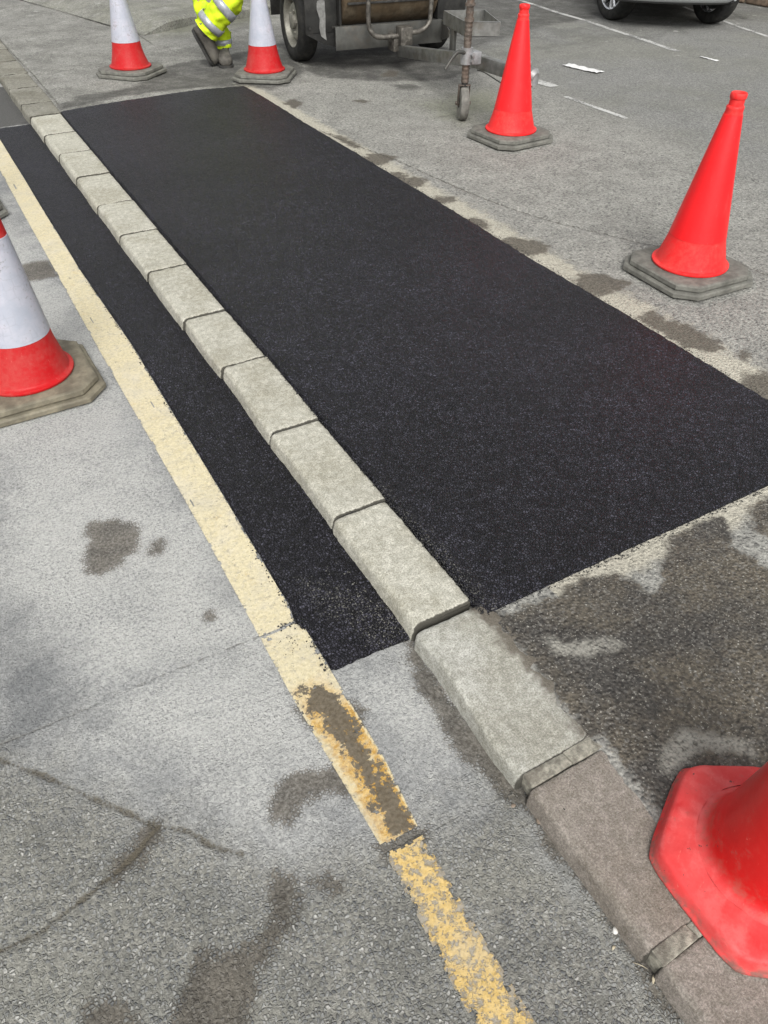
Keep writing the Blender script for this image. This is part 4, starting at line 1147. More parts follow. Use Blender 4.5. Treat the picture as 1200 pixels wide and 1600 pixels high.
def cone_sleeve(mat, parent, z0, z1, seed=0, lean=(0, 0)):
    bm = bmesh.new()
    o = 0.0016
    prof = [(cone_r(z0) - 0.001, z0 - 0.0005), (cone_r(z0) + o, z0)]
    for z in np.linspace(z0, z1, 18)[1:]:
        prof.append((cone_r(z) + o, z))
    prof.append((cone_r(z1) - 0.001, z1 + 0.0005))
    rings = lathe(bm, prof, 56)
    for ring, (r, z) in zip(rings, prof):
        for v in ring:
            k = 0.010 * mnoise.noise(Vector((v.co.x * 5 + seed, v.co.y * 5, v.co.z * 4)))
            v.co.x *= 1 + k; v.co.y *= 1 + k
    shear(bm, lean)
    return from_bm('reflective_sleeve', bm, mat, parent, autosmooth=60)

def traffic_cone(loc, rz, label, group, body, base, sleeve, z0, z1, seed, dent=None, lean=(0, 0)):
    root = empty('traffic_cone', loc, rz)
    tag(root, label, 'traffic cone', group)
    b = cone_base(M[base], root, seed)
    cone_body(M[body], root, dent, seed, lean)
    cone_sleeve(M[sleeve], root, z0, z1, seed, lean)
    return root

def build_cones():
    gw = 'red cones with a white reflective sleeve'
    gr = 'plain red cones on grey bases'
    traffic_cone((0.012, 2.665, 0.001), R(2), 'large red cone with white honeycomb sleeve and muddy brown base, beside the yellow line', gw, 'cone_red', 'cone_base_brown', 'sleeve_white', 0.215, 0.555, 1.0, lean=(0.070, -0.025))
    traffic_cone((1.585, 7.08, FZ + 0.003), R(44), 'red cone with scuffed white sleeve standing farthest left, on the footway beyond the tarmac', gw, 'cone_red', 'cone_base', 'sleeve_white', 0.235, 0.585, 4.0, dent=(R(-60), 0.15, 0.05, 0.04))
    traffic_cone((2.515, 6.475, FZ + 0.003), R(55), 'red cone with white sleeve between the yellow trousers and the trailer wheel', gw, 'cone_red', 'cone_base', 'sleeve_white', 0.235, 0.585, 8.0, dent=(R(-50), 0.13, 0.07, 0.05))
    traffic_cone((3.300, 4.185, FZ + 0.001), R(4), 'plain red cone in front of the trailer coupling, its top cut by the photo edge', gr, 'cone_coral', 'cone_base', 'sleeve_red', 0.185, 0.66, 12.0, dent=(R(-80), 0.14, 0.05, 0.05))
    traffic_cone((2.775, 2.130, FZ + 0.002), R(-2), 'whole plain red cone on a grey base beside the right edge of the new tarmac', gr, 'cone_coral', 'cone_base', 'sleeve_red', 0.185, 0.66, 16.0)
    traffic_cone((-0.035, 4.60, 0.001), R(3), 'cone mostly outside the left edge, only a corner of its grey base showing', gw, 'cone_red', 'cone_base', 'sleeve_white', 0.215, 0.565, 20.0)
    # the one-piece cone close to the camera
    root = empty('traffic_cone', (0.934, 0.158, FZ + 0.002), R(28))
    tag(root, 'one-piece red cone with a faded pink flange resting on the brown granite kerb', 'traffic cone')
    n = 120
    def hex_r(a, half, rnd):
        """rounded hexagon radius (flat sides at 30 + 60 k degrees)"""
        k = (a - math.pi / 6 + math.pi / 6) % (math.pi / 3) - math.pi / 6
        r = half / math.cos(k)
        rc = half / math.cos(math.pi / 6)
        return r - rnd * ((r - half) / (rc - half)) ** 2.5 * (rc - half)
    def ring(bm, half, z, rnd, mixr=None, f=0.0):
        out = []
        for i in range(n):
            a = 2 * math.pi * i / n
            r = hex_r(a + math.pi / 6 - math.pi / 6, half, rnd)
            if mixr is not None: r = r * (1 - f) + mixr * f
            q = 0.007 * mnoise.noise(Vector((math.cos(a) * 2.5, math.sin(a) * 2.5, z * 12))) + 0.003 * mnoise.noise(Vector((math.cos(a) * 9, math.sin(a) * 9, z * 30)))
            out.append(bm.verts.new((r * math.cos(a) * (1 + q), r * math.sin(a) * (1 + q), z + 0.6 * q * (z > 0.01))))
        return out
    def skin(bm, rings):
        for a, b in zip(rings[:-1], rings[1:]):
            for i in range(n):
                bm.faces.new((a[i], a[(i + 1) % n], b[(i + 1) % n], b[i]))
    bm = bmesh.new()
    spec = [(0.193, 0.000, .30, None, 0), (0.1955, 0.002, .30, None, 0), (0.1955, 0.0060, .30, None, 0), (0.1925, 0.0080, .32, None, 0), (0.1900, 0.016, .30, None, 0), (0.1870, 0.026, .30, None, 0), (0.1850, 0.0325, .30, None, 0), (0.1825, 0.0360, .32, None, 0), (0.1775, 0.0385, .4, None, 0),
            (0.165, 0.0410, .6, 0.168, .15), (0.157, 0.0418, .7, 0.160, .35), (0.149, 0.0430, .7, 0.152, .6), (0.142, 0.0450, .7, 0.144, .85), (0.136, 0.0480, 0, 0.136, 1)]
    rings = [ring(bm, *s) for s in spec]
    bm.faces.new(rings[0][::-1])
    skin(bm, rings)
    from_bm('base', bm, M['moulded'], root, smooth=True)
    bm = bmesh.new()
    prof = [(0.1365, 0.0476), (0.131, 0.0510), (0.1265, 0.0550), (0.1225, 0.0605), (0.1190, 0.0680), (0.1160, 0.0780), (0.1132, 0.0910), (0.1105, 0.107)]
    for z in np.linspace(0.13, 0.72, 36):
        prof.append((float(np.interp(z, [0.107, 0.72], [0.1105, 0.033])), z))
    prof += [(0.032, 0.73), (0.029, 0.738), (0.024, 0.738), (0.022, 0.73), (0.022, 0.60)]
    rings = lathe(bm, prof, 72)
    for rg, (r_, z_) in zip(rings, prof):
        for v in rg:
            k = 0.012 * mnoise.noise(Vector((v.co.x * 9, v.co.y * 9, v.co.z * 7))) * (z_ > 0.055)
            v.co.x *= 1 + k; v.co.y *= 1 + k
    from_bm('cone_body', bm, M['moulded'], root, autosmooth=55)

# ------------------------------------------------------------------ trailer, in its own frame: x = forward (towards the coupling), y = image-right, z up
def wheel(parent, c, r, w, tyre_m, rim_m, steel=True, spokes=0, face=-1, steer=0.0):
    """road wheel with its axle along local y; face = side of the dish"""
    wr = empty('wheel', c, steer)
    wr.parent = parent
    bm = bmesh.new()
    ri = r * 0.64
    h = w / 2
    prof = [(ri, -h * .80), (ri + .012, -h * .93), (ri + (r - ri) * .5, -h), (r * .93, -h * .93), (r * .972, -h * .80), (r * .992, -h * .62), (r, -h * .3)]
    prof = prof + [(a, -b) for a, b in prof[::-1]]
    n = 64
    rings = []
    for (q, y) in prof:
        rr = []
        for k in range(n):
            a = 2 * math.pi * k / n
            q2 = q * (1 - (0.010 if (k % 2 == 0 and q > r * .96) else 0))
            rr.append(bm.verts.new((q2 * math.cos(a), y, q2 * math.sin(a))))
        rings.append(rr)
    rings.append(rings[0])
    for a, b in zip(rings[:-1], rings[1:]):
        for k in range(n):
            bm.faces.new((a[k], a[(k + 1) % n], b[(k + 1) % n], b[k]))
    from_bm('tyre', bm, tyre_m, wr, autosmooth=40)
    bm = bmesh.new()
    f = face
    def latheY(prof, n=48):
        rings = [[bm.verts.new((q * math.cos(2 * math.pi * k / n), f * y, q * math.sin(2 * math.pi * k / n))) for k in range(n)] for q, y in prof]
        for a, b in zip(rings[:-1], rings[1:]):
            for k in range(n):
                bm.faces.new((a[k], a[(k + 1) % n], b[(k + 1) % n], b[k]))
        return rings
    if steel:
        rr = latheY([(ri, -h * .8), (ri * .95, -h * .6), (ri * .95, h * .5), (ri * 1.02, h * .82), (ri * 1.0, h * .86), (ri * .95, h * .80), (ri * .90, h * .45), (ri * .84, h * .25), (ri * .76, h * .22), (ri * .66, h * .48), (ri * .50, h * .56), (ri * .34, h * .46), (ri * .30, h * .46), (ri * .29, h * .75), (ri * .24, h * .82), (0.001, h * .82)])
        for k in range(5):
            a = 2 * math.pi * k / 5
            add_tube(bm, [(ri * .43 * math.cos(a), f * h * .5, ri * .43 * math.sin(a)), (ri * .43 * math.cos(a), f * h * .68, ri * .43 * math.sin(a))], 0.011, n=6)
        from_bm('rim', bm, rim_m, wr, autosmooth=35)
        # dark vent slots round the dish
        for k in range(10):
            bm = bmesh.new()
            a = 2 * math.pi * (k + .5) / 10
            Mx = Matrix.Rotation(-a, 4, 'Y')
            add_box(bm, (ri * .80, f * h * .235, 0), (ri * .10, h * .06, ri * .22), Mx, bevel=0.004)
            from_bm('vent', bm, M['dark'], wr)
    else:
        latheY([(ri, -h * .8), (ri * .96, -h * .6), (ri * .95, h * .5), (ri * 1.03, h * .86), (ri * 1.0, h * .92), (ri * .93, h * .84), (ri * .91, h * .3), (ri * .95, -h * .5)])
        for k in range(spokes):
            for s in (-1, 1):
                a = 2 * math.pi * k / spokes + s * 0.13
                b = 2 * math.pi * k / spokes + s * 0.20
                add_tube(bm, [(ri * .16 * math.cos(a), f * h * .60, ri * .16 * math.sin(a)), (ri * .55 * math.cos(b), f * h * .72, ri * .55 * math.sin(b)), (ri * .95 * math.cos(b), f * h * .74, ri * .95 * math.sin(b))], [0.022, 0.017, 0.02], n=8)
        rr = latheY([(ri * .30, h * .35), (ri * .30, h * .62), (ri * .22, h * .72), (0.001, h * .72)])
        from_bm('rim', bm, rim_m, wr, autosmooth=35)
        bm = bmesh.new()
        add_tube(bm, [(0, -f * h * .2, 0), (0, f * h * .1, 0)], ri * .85, n=32)
        from_bm('brake_disc', bm, M['dark'], wr, autosmooth=40)
    return wr

def build_trailer():
    root = empty('site_trailer', (3.66, 6.72, FZ))
    th = math.atan2(0.09, 1)
    # local x -> heading (-sin th, -cos th), local y -> (cos th, -sin th)
    root.rotation_euler = (0, 0, math.atan2(-math.cos(th), -math.sin(th)))
    tag(root, 'galvanised site trailer with a brown steel drum between black panels, parked beyond the cones', 'trailer')
    S = 1.0
    def part(name, bm, mat, parent=root, dz=-0.05, **k):
        for v in bm.verts: v.co.z += dz
        return from_bm(name, bm, M[mat], parent, **k)
    # (all parts below: x forward, y to the right of the picture)
    ax = -0.155
    for s in (-1, 1):
        wheel(root, (ax, s * 0.635, 0.295), 0.295, 0.165, M['tyre'], M['rim'], face=s)
    bm = bmesh.new(); add_tube(bm, [(ax, -0.60, 0.295), (ax, 0.60, 0.295)], 0.032, n=16)
    part('axle', bm, 'dark', dz=0, autosmooth=40)
    # mudguards: black box panels over and in front of the wheels
    for s in (-1, 1):
        bm = bmesh.new()
        yo, yi = s * 0.735, s * 0.462
        yc, wy = (yo + yi) / 2, abs(yo - yi)
        add_box(bm, (0.305, yc, 0.468), (0.012, wy, 0.29), bevel=0.004)                    # front panel
        add_box(bm, (-0.155, yc, 0.672), (0.93, wy, 0.012), bevel=0.004)                  # top
        add_box(bm, (-0.615, yc, 0.50), (0.012, wy, 0.34), bevel=0.004)                    # rear
        M1 = Matrix.Translation((0.305, 0, 0.327)) @ Matrix.Rotation(R(24), 4, 'Y')
        # folded-back lower flap: a triangular gusset
        v = [bm.verts.new(p) for p in ((0.312, yo, 0.322), (0.312, yi, 0.322), (0.312, yi, 0.215), (0.312, yo + (yi - yo) * .55, 0.245),
                                       (0.302, yo, 0.322), (0.302, yi, 0.322), (0.302, yi, 0.215), (0.302, yo + (yi - yo) * .55, 0.245))]
        for f in ((0, 1, 2, 3), (7, 6, 5, 4), (0, 3, 7, 4), (1, 0, 4, 5), (2, 1, 5, 6), (3, 2, 6, 7)):
            bm.faces.new([v[i] for i in f])
        g = part('mudguard', bm, 'black', autosmooth=30)
        if s < 0:
            # the strip where the paint is rubbed off
            bm = bmesh.new()
            prof = [(-0.625, 0.545), (-0.598, 0.552), (-0.565, 0.545), (-0.562, 0.44), (-0.566, 0.33), (-0.558, 0.272), (-0.580, 0.285), (-0.606, 0.305), (-0.618, 0.36), (-0.612, 0.42), (-0.634, 0.49), (-0.632, 0.53)]
            a = [bm.verts.new((0.3155, y, z)) for y, z in prof]; b = [bm.verts.new((0.3125, y, z)) for y, z in prof]
            bm.faces.new(a); bm.faces.new(b[::-1])
            for i in range(len(a)):
                bm.faces.new((a[i], a[(i + 1) % len(a)], b[(i + 1) % len(a)], b[i]))
            part('rubbed_patch', bm, 'worn', g)
    for yy, zz in ((-0.70, 0.585), (-0.50, 0.585), (-0.70, 0.36), (-0.50, 0.36)):
        bm = bmesh.new(); add_tube(bm, [(0.309, yy, zz), (0.319, yy, zz)], 0.009, n=6)
        part('bolt', bm, 'dark', autosmooth=30)
    # chassis: galvanised front member and side members
    bm = bmesh.new()
    add_box(bm, (0.395, -0.02, 0.290), (0.012, 0.98, 0.165), bevel=0.003)
    add_box(bm, (0.375, -0.02, 0.368), (0.05, 0.98, 0.010), bevel=0.003)
    for s in (-1, 1):
        add_box(bm, (-0.26, s * 0.44, 0.30), (1.28, 0.055, 0.13), bevel=0.004)
    add_box(bm, (-0.88, 0, 0.30), (0.05, 0.9, 0.13), bevel=0.004)
    # angled plate running from the right end of the front member under the tray
    v = [bm.verts.new(p) for p in ((0.402, 0.465, 0.225), (0.402, 0.465, 0.372), (0.95, 0.235, 0.395), (0.95, 0.235, 0.345), (0.402, 0.475, 0.225), (0.402, 0.475, 0.372), (0.95, 0.245, 0.395), (0.95, 0.245, 0.345))]
    for f in ((0, 1, 2, 3), (7, 6, 5, 4), (0, 3, 7, 4), (1, 0, 4, 5), (2, 1, 5, 6), (3, 2, 6, 7)):
        bm.faces.new([v[i] for i in f])
    part('chassis', bm, 'galv_dirty', autosmooth=30)
    bm = bmesh.new(); add_box(bm, (-0.10, 0, 0.36), (0.72, 0.90, 0.016), bevel=0.003)
    part('floor_plate', bm, 'black')
    # the drum lying across the frame
    bm = bmesh.new()
    cx, cz, rd = 0.135, 0.605, 0.272
    n = 56
    prof = [(0.02, -0.425), (rd - .012, -0.425), (rd, -0.415)] + [(rd, y) for y in np.linspace(-0.40, 0.40, 9)] + [(rd, 0.415), (rd - .012, 0.425), (0.02, 0.425)]
    rings = [[bm.verts.new((cx + q * math.cos(2 * math.pi * k / n), y, cz + q * math.sin(2 * math.pi * k / n))) for k in range(n)] for q, y in prof]
    for a, b in zip(rings[:-1], rings[1:]):
        for k in range(n):
            bm.faces.new((a[k], a[(k + 1) % n], b[(k + 1) % n], b[k]))
    dr = part('drum', bm, 'drum', autosmooth=40)
    bm = bmesh.new()
    a0, a1 = R(-40), R(-34)
    # dark band along the drum
    add_box(bm, (cx + 0.264, 0, 0.525), (0.012, 0.80, 0.016), bevel=0.003)
    part('scraper_bar', bm, 'dark', dr)
    # black side plates and hood
    bm = bmesh.new()
    for s in (-1, 1):
        add_box(bm, (0.08, s * 0.448, 0.66), (0.56, 0.022, 0.57), bevel=0.006)
    add_box(bm, (-0.05, 0, 0.955), (0.82, 0.92, 0.03), bevel=0.008)
    add_box(bm, (-0.50, 0, 0.66), (0.30, 0.90, 0.60), bevel=0.02)
    part('hood', bm, 'black', autosmooth=30)
    bm = bmesh.new(); add_tube(bm, [(-0.45, 0.25, 0.96), (-0.45, 0.25, 1.15), (-0.43, 0.25, 1.20)], 0.03, n=14)
    part('exhaust', bm, 'rust', autosmooth=40)
    # bent tube guard in front of the drum
    bm = bmesh.new()
    xg = 0.50
    path = smooth_path([(xg - 0.10, -0.262, 0.95), (xg, -0.262, 0.75), (xg, -0.262, 0.42), (xg + 0.01, -0.235, 0.335), (xg + 0.02, -0.17, 0.303), (xg + 0.02, 0.0, 0.300)], 6)
    add_tube(bm, path, 0.019, n=12)
    path = smooth_path([(xg + 0.02, 0.09, 0.318), (xg + 0.02, 0.20, 0.325), (xg + 0.01, 0.275, 0.365), (xg, 0.298, 0.44), (xg, 0.298, 0.75), (xg - 0.10, 0.298, 0.95)], 6)
    add_tube(bm, path, 0.019, n=12)
    part('tube_guard', bm, 'tubem', autosmooth=50)
    # bracket where guard and drawbar meet
    bm = bmesh.new()
    add_box(bm, (0.53, 0.045, 0.305), (0.12, 0.105, 0.13), bevel=0.008)
    add_box(bm, (0.47, -0.02, 0.25), (0.12, 0.05, 0.12), bevel=0.006)
    add_tube(bm, [(0.585, 0.045, 0.335), (0.600, 0.045, 0.335)], 0.018, n=6)
    part('bracket', bm, 'tubem', autosmooth=30)
    # cranked drawbar, square tube
    bm = bmesh.new()
    def bar(p, q, w, h):
        p, q = Vector(p), Vector(q)
        d = (q - p); L = d.length; d.normalize()
        y = Vector((0, 0, 1)).cross(d).normalized(); z = d.cross(y)
        Mx = Matrix((( d.x, y.x, z.x, 0), (d.y, y.y, z.y, 0), (d.z, y.z, z.z, 0), (0, 0, 0, 1)))
        add_box(bm, (L / 2, 0, 0), (L, w, h), Matrix.Translation(p) @ Mx, bevel=0.006)
    bar((0.50, 0.03, 0.190), (2.03, -0.075, 0.392), 0.062, 0.082)
    bar((1.99, -0.080, 0.388), (2.44, 0.020, 0.375), 0.062, 0.082)
    part('drawbar', bm, 'galv', autosmooth=30)
    # jockey wheel: clamp, screw post, wheel
    jx, jy = 2.059, -0.217
    bm = bmesh.new()
    add_tube(bm, [(jx, jy, 0.395), (jx, jy, 0.490)], 0.040, n=20)
    add_box(bm, (jx, jy + 0.055, 0.43), (0.085, 0.075, 0.075), bevel=0.008)
    add_tube(bm, [(jx + 0.035, jy + 0.02, 0.455), (jx + 0.06, jy + 0.02, 0.455)], 0.014, n=6)
    add_tube(bm, [(jx + 0.035, jy + 0.02, 0.415), (jx + 0.06, jy + 0.02, 0.415)], 0.014, n=6)
    cl = part('clamp', bm, 'zinc', autosmooth=35)
    bm = bmesh.new()
    add_tube(bm, smooth_path([(jx + 0.02, jy - 0.03, 0.465), (jx + 0.035, jy - 0.085, 0.475), (jx + 0.04, jy - 0.125, 0.450), (jx + 0.05, jy - 0.185, 0.385)], 5), [0.012] * 11 + [0.010] * 5, n=10)
    part('clamp_handle', bm, 'galv_dirty', cl, autosmooth=50)
    bm = bmesh.new()
    prof = []
    z = 0.285
    while z < 1.02:
        prof += [(0.0245, z), (0.0265, z + 0.006), (0.0265, z + 0.012), (0.0245, z + 0.018)]
        z += 0.024 if z < 0.39 or 0.50 < z < 0.62 else 0.05
    lathe(bm, prof, 20, (jx, jy))
    add_tube(bm, [(jx, jy, 0.635), (jx, jy, 0.655)], 0.031, n=20)
    add_tube(bm, [(jx, jy, 0.72), (jx, jy, 0.735)], 0.033, n=20)
    ps = part('jockey_post', bm, 'rust', autosmooth=40)
    bm = bmesh.new(); add_tube(bm, [(jx, jy, 0.19), (jx, jy, 0.30)], 0.021, n=18)
    part('inner_tube', bm, 'dark', ps, autosmooth=40)
    bm = bmesh.new(); add_tube(bm, smooth_path([(jx, jy, 1.02), (jx, jy, 1.05), (jx + 0.09, jy, 1.06), (jx + 0.10, jy, 1.06)], 4), 0.010, n=8)
    add_tube(bm, [(jx + 0.10, jy, 1.05), (jx + 0.10, jy, 1.14)], 0.014, n=10)
    part('crank', bm, 'zinc', ps, autosmooth=40)
    bm = bmesh.new()
    prof = [(0.03, -0.029), (0.075, -0.030), (0.098, -0.027), (0.105, -0.016), (0.107, 0.0), (0.105, 0.016), (0.098, 0.027), (0.075, 0.030), (0.03, 0.029)]
    n = 40
    JM = Matrix.Translation((jx, jy, 0)) @ Matrix.Rotation(R(-19), 4, 'Z')
    rings = [[bm.verts.new(JM @ Vector((q * math.cos(2 * math.pi * k / n) - 0.012, y, 0.107 + q * math.sin(2 * math.pi * k / n)))) for k in range(n)] for q, y in prof]
    for a, b in zip(rings[:-1], rings[1:]):
        for k in range(n):
            bm.faces.new((a[k], a[(k + 1) % n], b[(k + 1) % n], b[k]))
    jw = part('jockey_wheel', bm, 'jwheel', dz=0, autosmooth=50)
    bm = bmesh.new()
    for s in (-1, 1):
        add_box(bm, (-0.006, s * 0.037, 0.155), (0.034, 0.006, 0.125), JM, bevel=0.003)
    add_box(bm, (0, 0, 0.220), (0.04, 0.080, 0.008), JM, bevel=0.002)
    add_tube(bm, [JM @ Vector((-0.012, -0.053, 0.107)), JM @ Vector((-0.012, 0.053, 0.107))], 0.012, n=12)
    part('fork', bm, 'rust', jw, dz=0, autosmooth=35)
    # tray of folded sheet beside the drawbar
    bm = bmesh.new()
    P = [(1.13, 0.085), (1.60, 0.012), (1.715, 0.235), (1.20, 0.40)]
    zt, zb = 0.555, 0.470
    def wall_(p, q, t=0.006):
        d = Vector((q[0] - p[0], q[1] - p[1], 0)); nrm = Vector((-d.y, d.x, 0)).normalized() * t
        v = [bm.verts.new(c) for c in ((*p, zb), (*q, zb), (*q, zt), (*p, zt))] + [bm.verts.new((c[0] + nrm.x, c[1] + nrm.y, c[2])) for c in ((*p, zb), (*q, zb), (*q, zt), (*p, zt))]
        for f in ((0, 1, 2, 3), (7, 6, 5, 4), (0, 4, 5, 1), (1, 5, 6, 2), (2, 6, 7, 3), (3, 7, 4, 0)):
            bm.faces.new([v[i] for i in f])
    for i in range(4):
        wall_(P[i], P[(i + 1) % 4])
    # bottom and turned-in lip on the front edge
    v1 = [bm.verts.new((*p, zb + 0.003)) for p in P]; v2 = [bm.verts.new((*p, zb - 0.003)) for p in P]
    bm.faces.new(v1); bm.faces.new(v2[::-1])
    q = [(1.60, 0.012, zt + .001), (1.715, 0.235, zt + .001), (1.69, 0.245, zt + .001), (1.575, 0.018, zt + .001)]
    va = [bm.verts.new(p) for p in q]; vb = [bm.verts.new((p[0], p[1], p[2] - .004)) for p in q]
    bm.faces.new(va); bm.faces.new(vb[::-1])
    for i in range(4): bm.faces.new((va[i], vb[i], vb[(i + 1) % 4], va[(i + 1) % 4]))
    tr = part('tray', bm, 'galv')
    bm = bmesh.new()
    add_box(bm, (1.35, 0.06, 0.40), (0.05, 0.03, 0.15), bevel=0.003)
    part('tray_bracket', bm, 'galv_dirty', tr)
    bm = bmesh.new()
    v1 = [bm.verts.new(p) for p in ((1.22, 0.13, 0.4745), (1.56, 0.07, 0.4745), (1.64, 0.215, 0.4745), (1.25, 0.33, 0.4745))]
    bm.faces.new(v1)
    r = bmesh.ops.extrude_face_region(bm, geom=bm.faces[:])
    for e in r['geom']:
        if isinstance(e, bmesh.types.BMVert): e.co.z += 0.004
    part('rust_sludge', bm, 'rust', tr)
    # coupling head, pin and chain
    bm = bmesh.new()
    add_tube(bm, [(2.34, -0.002, 0.395), (2.38, 0.008, 0.395), (2.44, 0.020, 0.392), (2.50, 0.034, 0.385), (2.52, 0.04, 0.38)], [(0.03, 0.04), (0.042, 0.05), (0.045, 0.05), (0.05, 0.05), (0.03, 0.03)], n=18)
    add_tube(bm, [(2.48, 0.030, 0.34), (2.48, 0.030, 0.40)], 0.048, n=20)
    add_box(bm, (2.42, 0.015, 0.455), (0.12, 0.022, 0.03), bevel=0.006)
    part('coupling', bm, 'zinc', autosmooth=45)
    bm = bmesh.new()
    path = smooth_path([(2.33, -0.04, 0.43), (2.345, -0.075, 0.40), (2.35, -0.078, 0.33), (2.35, -0.070, 0.26), (2.38, -0.055, 0.20), (2.42, -0.03, 0.21), (2.44, 0.00, 0.28)], 5)
    for i in range(0, len(path) - 1, 1):
        p, q = path[i], path[i + 1]
        d = (q - p).normalized(); c = (p + q) / 2
        side = d.cross(Vector((0.3, 1, 0.2))).normalized()
        if i % 2: side = d.cross(side)
        loop = [c + d * 0.017 * math.cos(t) + side * 0.009 * math.sin(t) for t in np.linspace(0, 2 * math.pi, 11)]
        add_tube(bm, loop, 0.0032, n=6, cap=False)
    part('chain', bm, 'rust', autosmooth=60)
    bm = bmesh.new()
    add_tube(bm, smooth_path([(2.03, -0.11, 0.345), (2.12, -0.10, 0.345), (2.3, -0.03, 0.30), (2.5, 0.03, 0.33)], 5), 0.004, n=6)
    part('brake_cable', bm, 'dark', autosmooth=60)
    return root

# ------------------------------------------------------------------ person (only the lower legs are in the photo)
def build_person():
    O = Vector((2.40, 7.10, FZ))
    rr = Vector((0.95, -0.31, 0)); ff = Vector((-0.31, -0.95, 0)); uu = Vector((0, 0, 1))
    def L(r, f, z): return Vector((r, f, z))           # local coordinates: x right in the picture, y towards the camera
    root = empty('person', O)
    root.rotation_euler.z = math.atan2(rr.y, rr.x)
    tag(root, 'person in yellow hi-vis trousers with silver bands and dusty boots, legs crossed, beside the trailer', 'person')
    # towards-camera axis in this frame is local -y
    def P(r, f, z): return Vector((r, -f, z))
    # continuous body: skin modifier over a joint skeleton
    J = {'pelvis': (-.03, 0, .95, .115), 'waist': (-.03, .01, 1.10, .12), 'chest': (-.03, .0, 1.30, .14), 'neckb': (-.03, -.01, 1.47, .062), 'neck': (-.03, .0, 1.53, .055), 'jaw': (-.03, .02, 1.60, .072), 'head': (-.03, .01, 1.69, .088), 'crown': (-.03, .0, 1.76, .06),
         'shL': (.14, 0, 1.42, .058), 'elL': (.25, .03, 1.15, .042), 'wrL': (.26, .14, .95, .028), 'haL': (.25, .18, .87, .030),
         'shR': (-.20, 0, 1.42, .058), 'elR': (-.29, .02, 1.15, .042), 'wrR': (-.29, .12, .94, .028), 'haR': (-.28, .15, .86, .030),
         'hipL': (.06, 0, .90, .09), 'knL': (.115, .12, .50, .058), 'anL': (-.150, .112, .27, .030), 'toL': (-.140, .085, .14, .022),
         'hipR': (-.12, 0, .90, .09), 'knR': (-.155, -.02, .49, .048), 'anR': (0.0, -.05, .10, .040), 'toR': (0.0, .08, .045, .03)}
    E = [('pelvis', 'waist'), ('waist', 'chest'), ('chest', 'neckb'), ('neckb', 'neck'), ('neck', 'jaw'), ('jaw', 'head'), ('head', 'crown'),
         ('chest', 'shL'), ('shL', 'elL'), ('elL', 'wrL'), ('wrL', 'haL'), ('chest', 'shR'), ('shR', 'elR'), ('elR', 'wrR'), ('wrR', 'haR'),
         ('pelvis', 'hipL'), ('hipL', 'knL'), ('knL', 'anL'), ('anL', 'toL'), ('pelvis', 'hipR'), ('hipR', 'knR'), ('knR', 'anR'), ('anR', 'toR')]
    names = list(J)
    vs = [P(*J[k][:3]) for k in names]; rad = [J[k][3] for k in names]
    es = [(names.index(a), names.index(b)) for a, b in E]
    for hn, sgn in (('haL', 1), ('haR', -1)):        # five fingers each
        b = J[hn]; bi = names.index(hn)
        for k, (dx, ln) in enumerate(((-.027, .075), (-.009, .088), (.009, .082), (.026, .064))):
            i0 = len(vs)
            vs += [P(b[0] + dx * .5, b[1] + .02 + .3 * dx, b[2] - .035), P(b[0] + dx * .8, b[1] + .03, b[2] - .035 - ln * .5), P(b[0] + dx * .8, b[1] + .015, b[2] - .035 - ln)]
            rad += [.0105, .009, .0075]
            es += [(bi, i0), (i0, i0 + 1), (i0 + 1, i0 + 2)]
        i0 = len(vs)
        vs += [P(b[0] - sgn * .035, b[1] + .03, b[2] - .005), P(b[0] - sgn * .045, b[1] + .045, b[2] - .05)]
        rad += [.0115, .009]
        es += [(bi, i0), (i0, i0 + 1)]
    me = bpy.data.meshes.new('body'); me.from_pydata([tuple(v) for v in vs], es, []); me.update()
    body = link_mesh('body', me, M['skin'], root, smooth=False)
    sk = body.modifiers.new('skin', 'SKIN'); sk.use_smooth_shade = True
    sv = me.skin_vertices[0].data
    for v, r in zip(sv, rad): v.radius = (r, r)
    sv[0].use_root = True
    ss = body.modifiers.new('sub', 'SUBSURF'); ss.levels = 2; ss.render_levels = 2
    def cloth(name, segs, mat, amp=0.012, n=28, parent=root, seed=0.0):
        bm = bmesh.new()
        for pts, radii, cap in segs:
            k = 8
            path = smooth_path(pts, k)
            tt = np.linspace(0, len(pts) - 1, len(path))
            rx = np.interp(tt, range(len(pts)), [r if not hasattr(r, '__len__') else r[0] for r in radii])
            ry = np.interp(tt, range(len(pts)), [r if not hasattr(r, '__len__') else r[1] for r in radii])
            add_tube(bm, path, list(zip(rx, ry)), n=n, cap=cap)
        bm.normal_update()
        for v in bm.verts:
            q = v.co
            v.co = q + v.normal * (amp * mnoise.noise(Vector((q.x * 11 + seed, q.y * 11, q.z * 19))) + amp * .7 * mnoise.noise(Vector((q.x * 26, q.y * 26 + seed, q.z * 34))) + amp * .5 * (abs(mnoise.noise(Vector((q.x * 14 + 3, q.y * 14 + seed, q.z * 30)))) - .25))
        o = from_bm(name, bm, M[mat], parent, smooth=True)
        return o
    # trousers: crossing leg (in front), standing leg, seat
    crossing = [P(.05, .01, .93), P(.09, .06, .72), P(.120, .135, .51), P(.045, .145, .425), P(-.06, .128, .335), P(-.128, .118, .268)]
    crad = [.105, .100, .088, .096, .092, .108]
    standing = [P(-.12, 0, .93), P(-.150, -.01, .70), P(-.158, -.02, .49), P(-.09, -.03, .33), P(-.006, -.045, .20), P(0.0, -.05, .125)]
    srad = [.10, .075, .060, .074, .076, .076]
    tr = cloth('trousers', [(crossing, crad, False), (standing, srad, False), ([P(-.035, 0, .86), P(-.035, 0, .96), P(-.035, 0, 1.08)], [(.17, .13), (.165, .12), (.15, .11)], True)], 'hivis', 0.028)
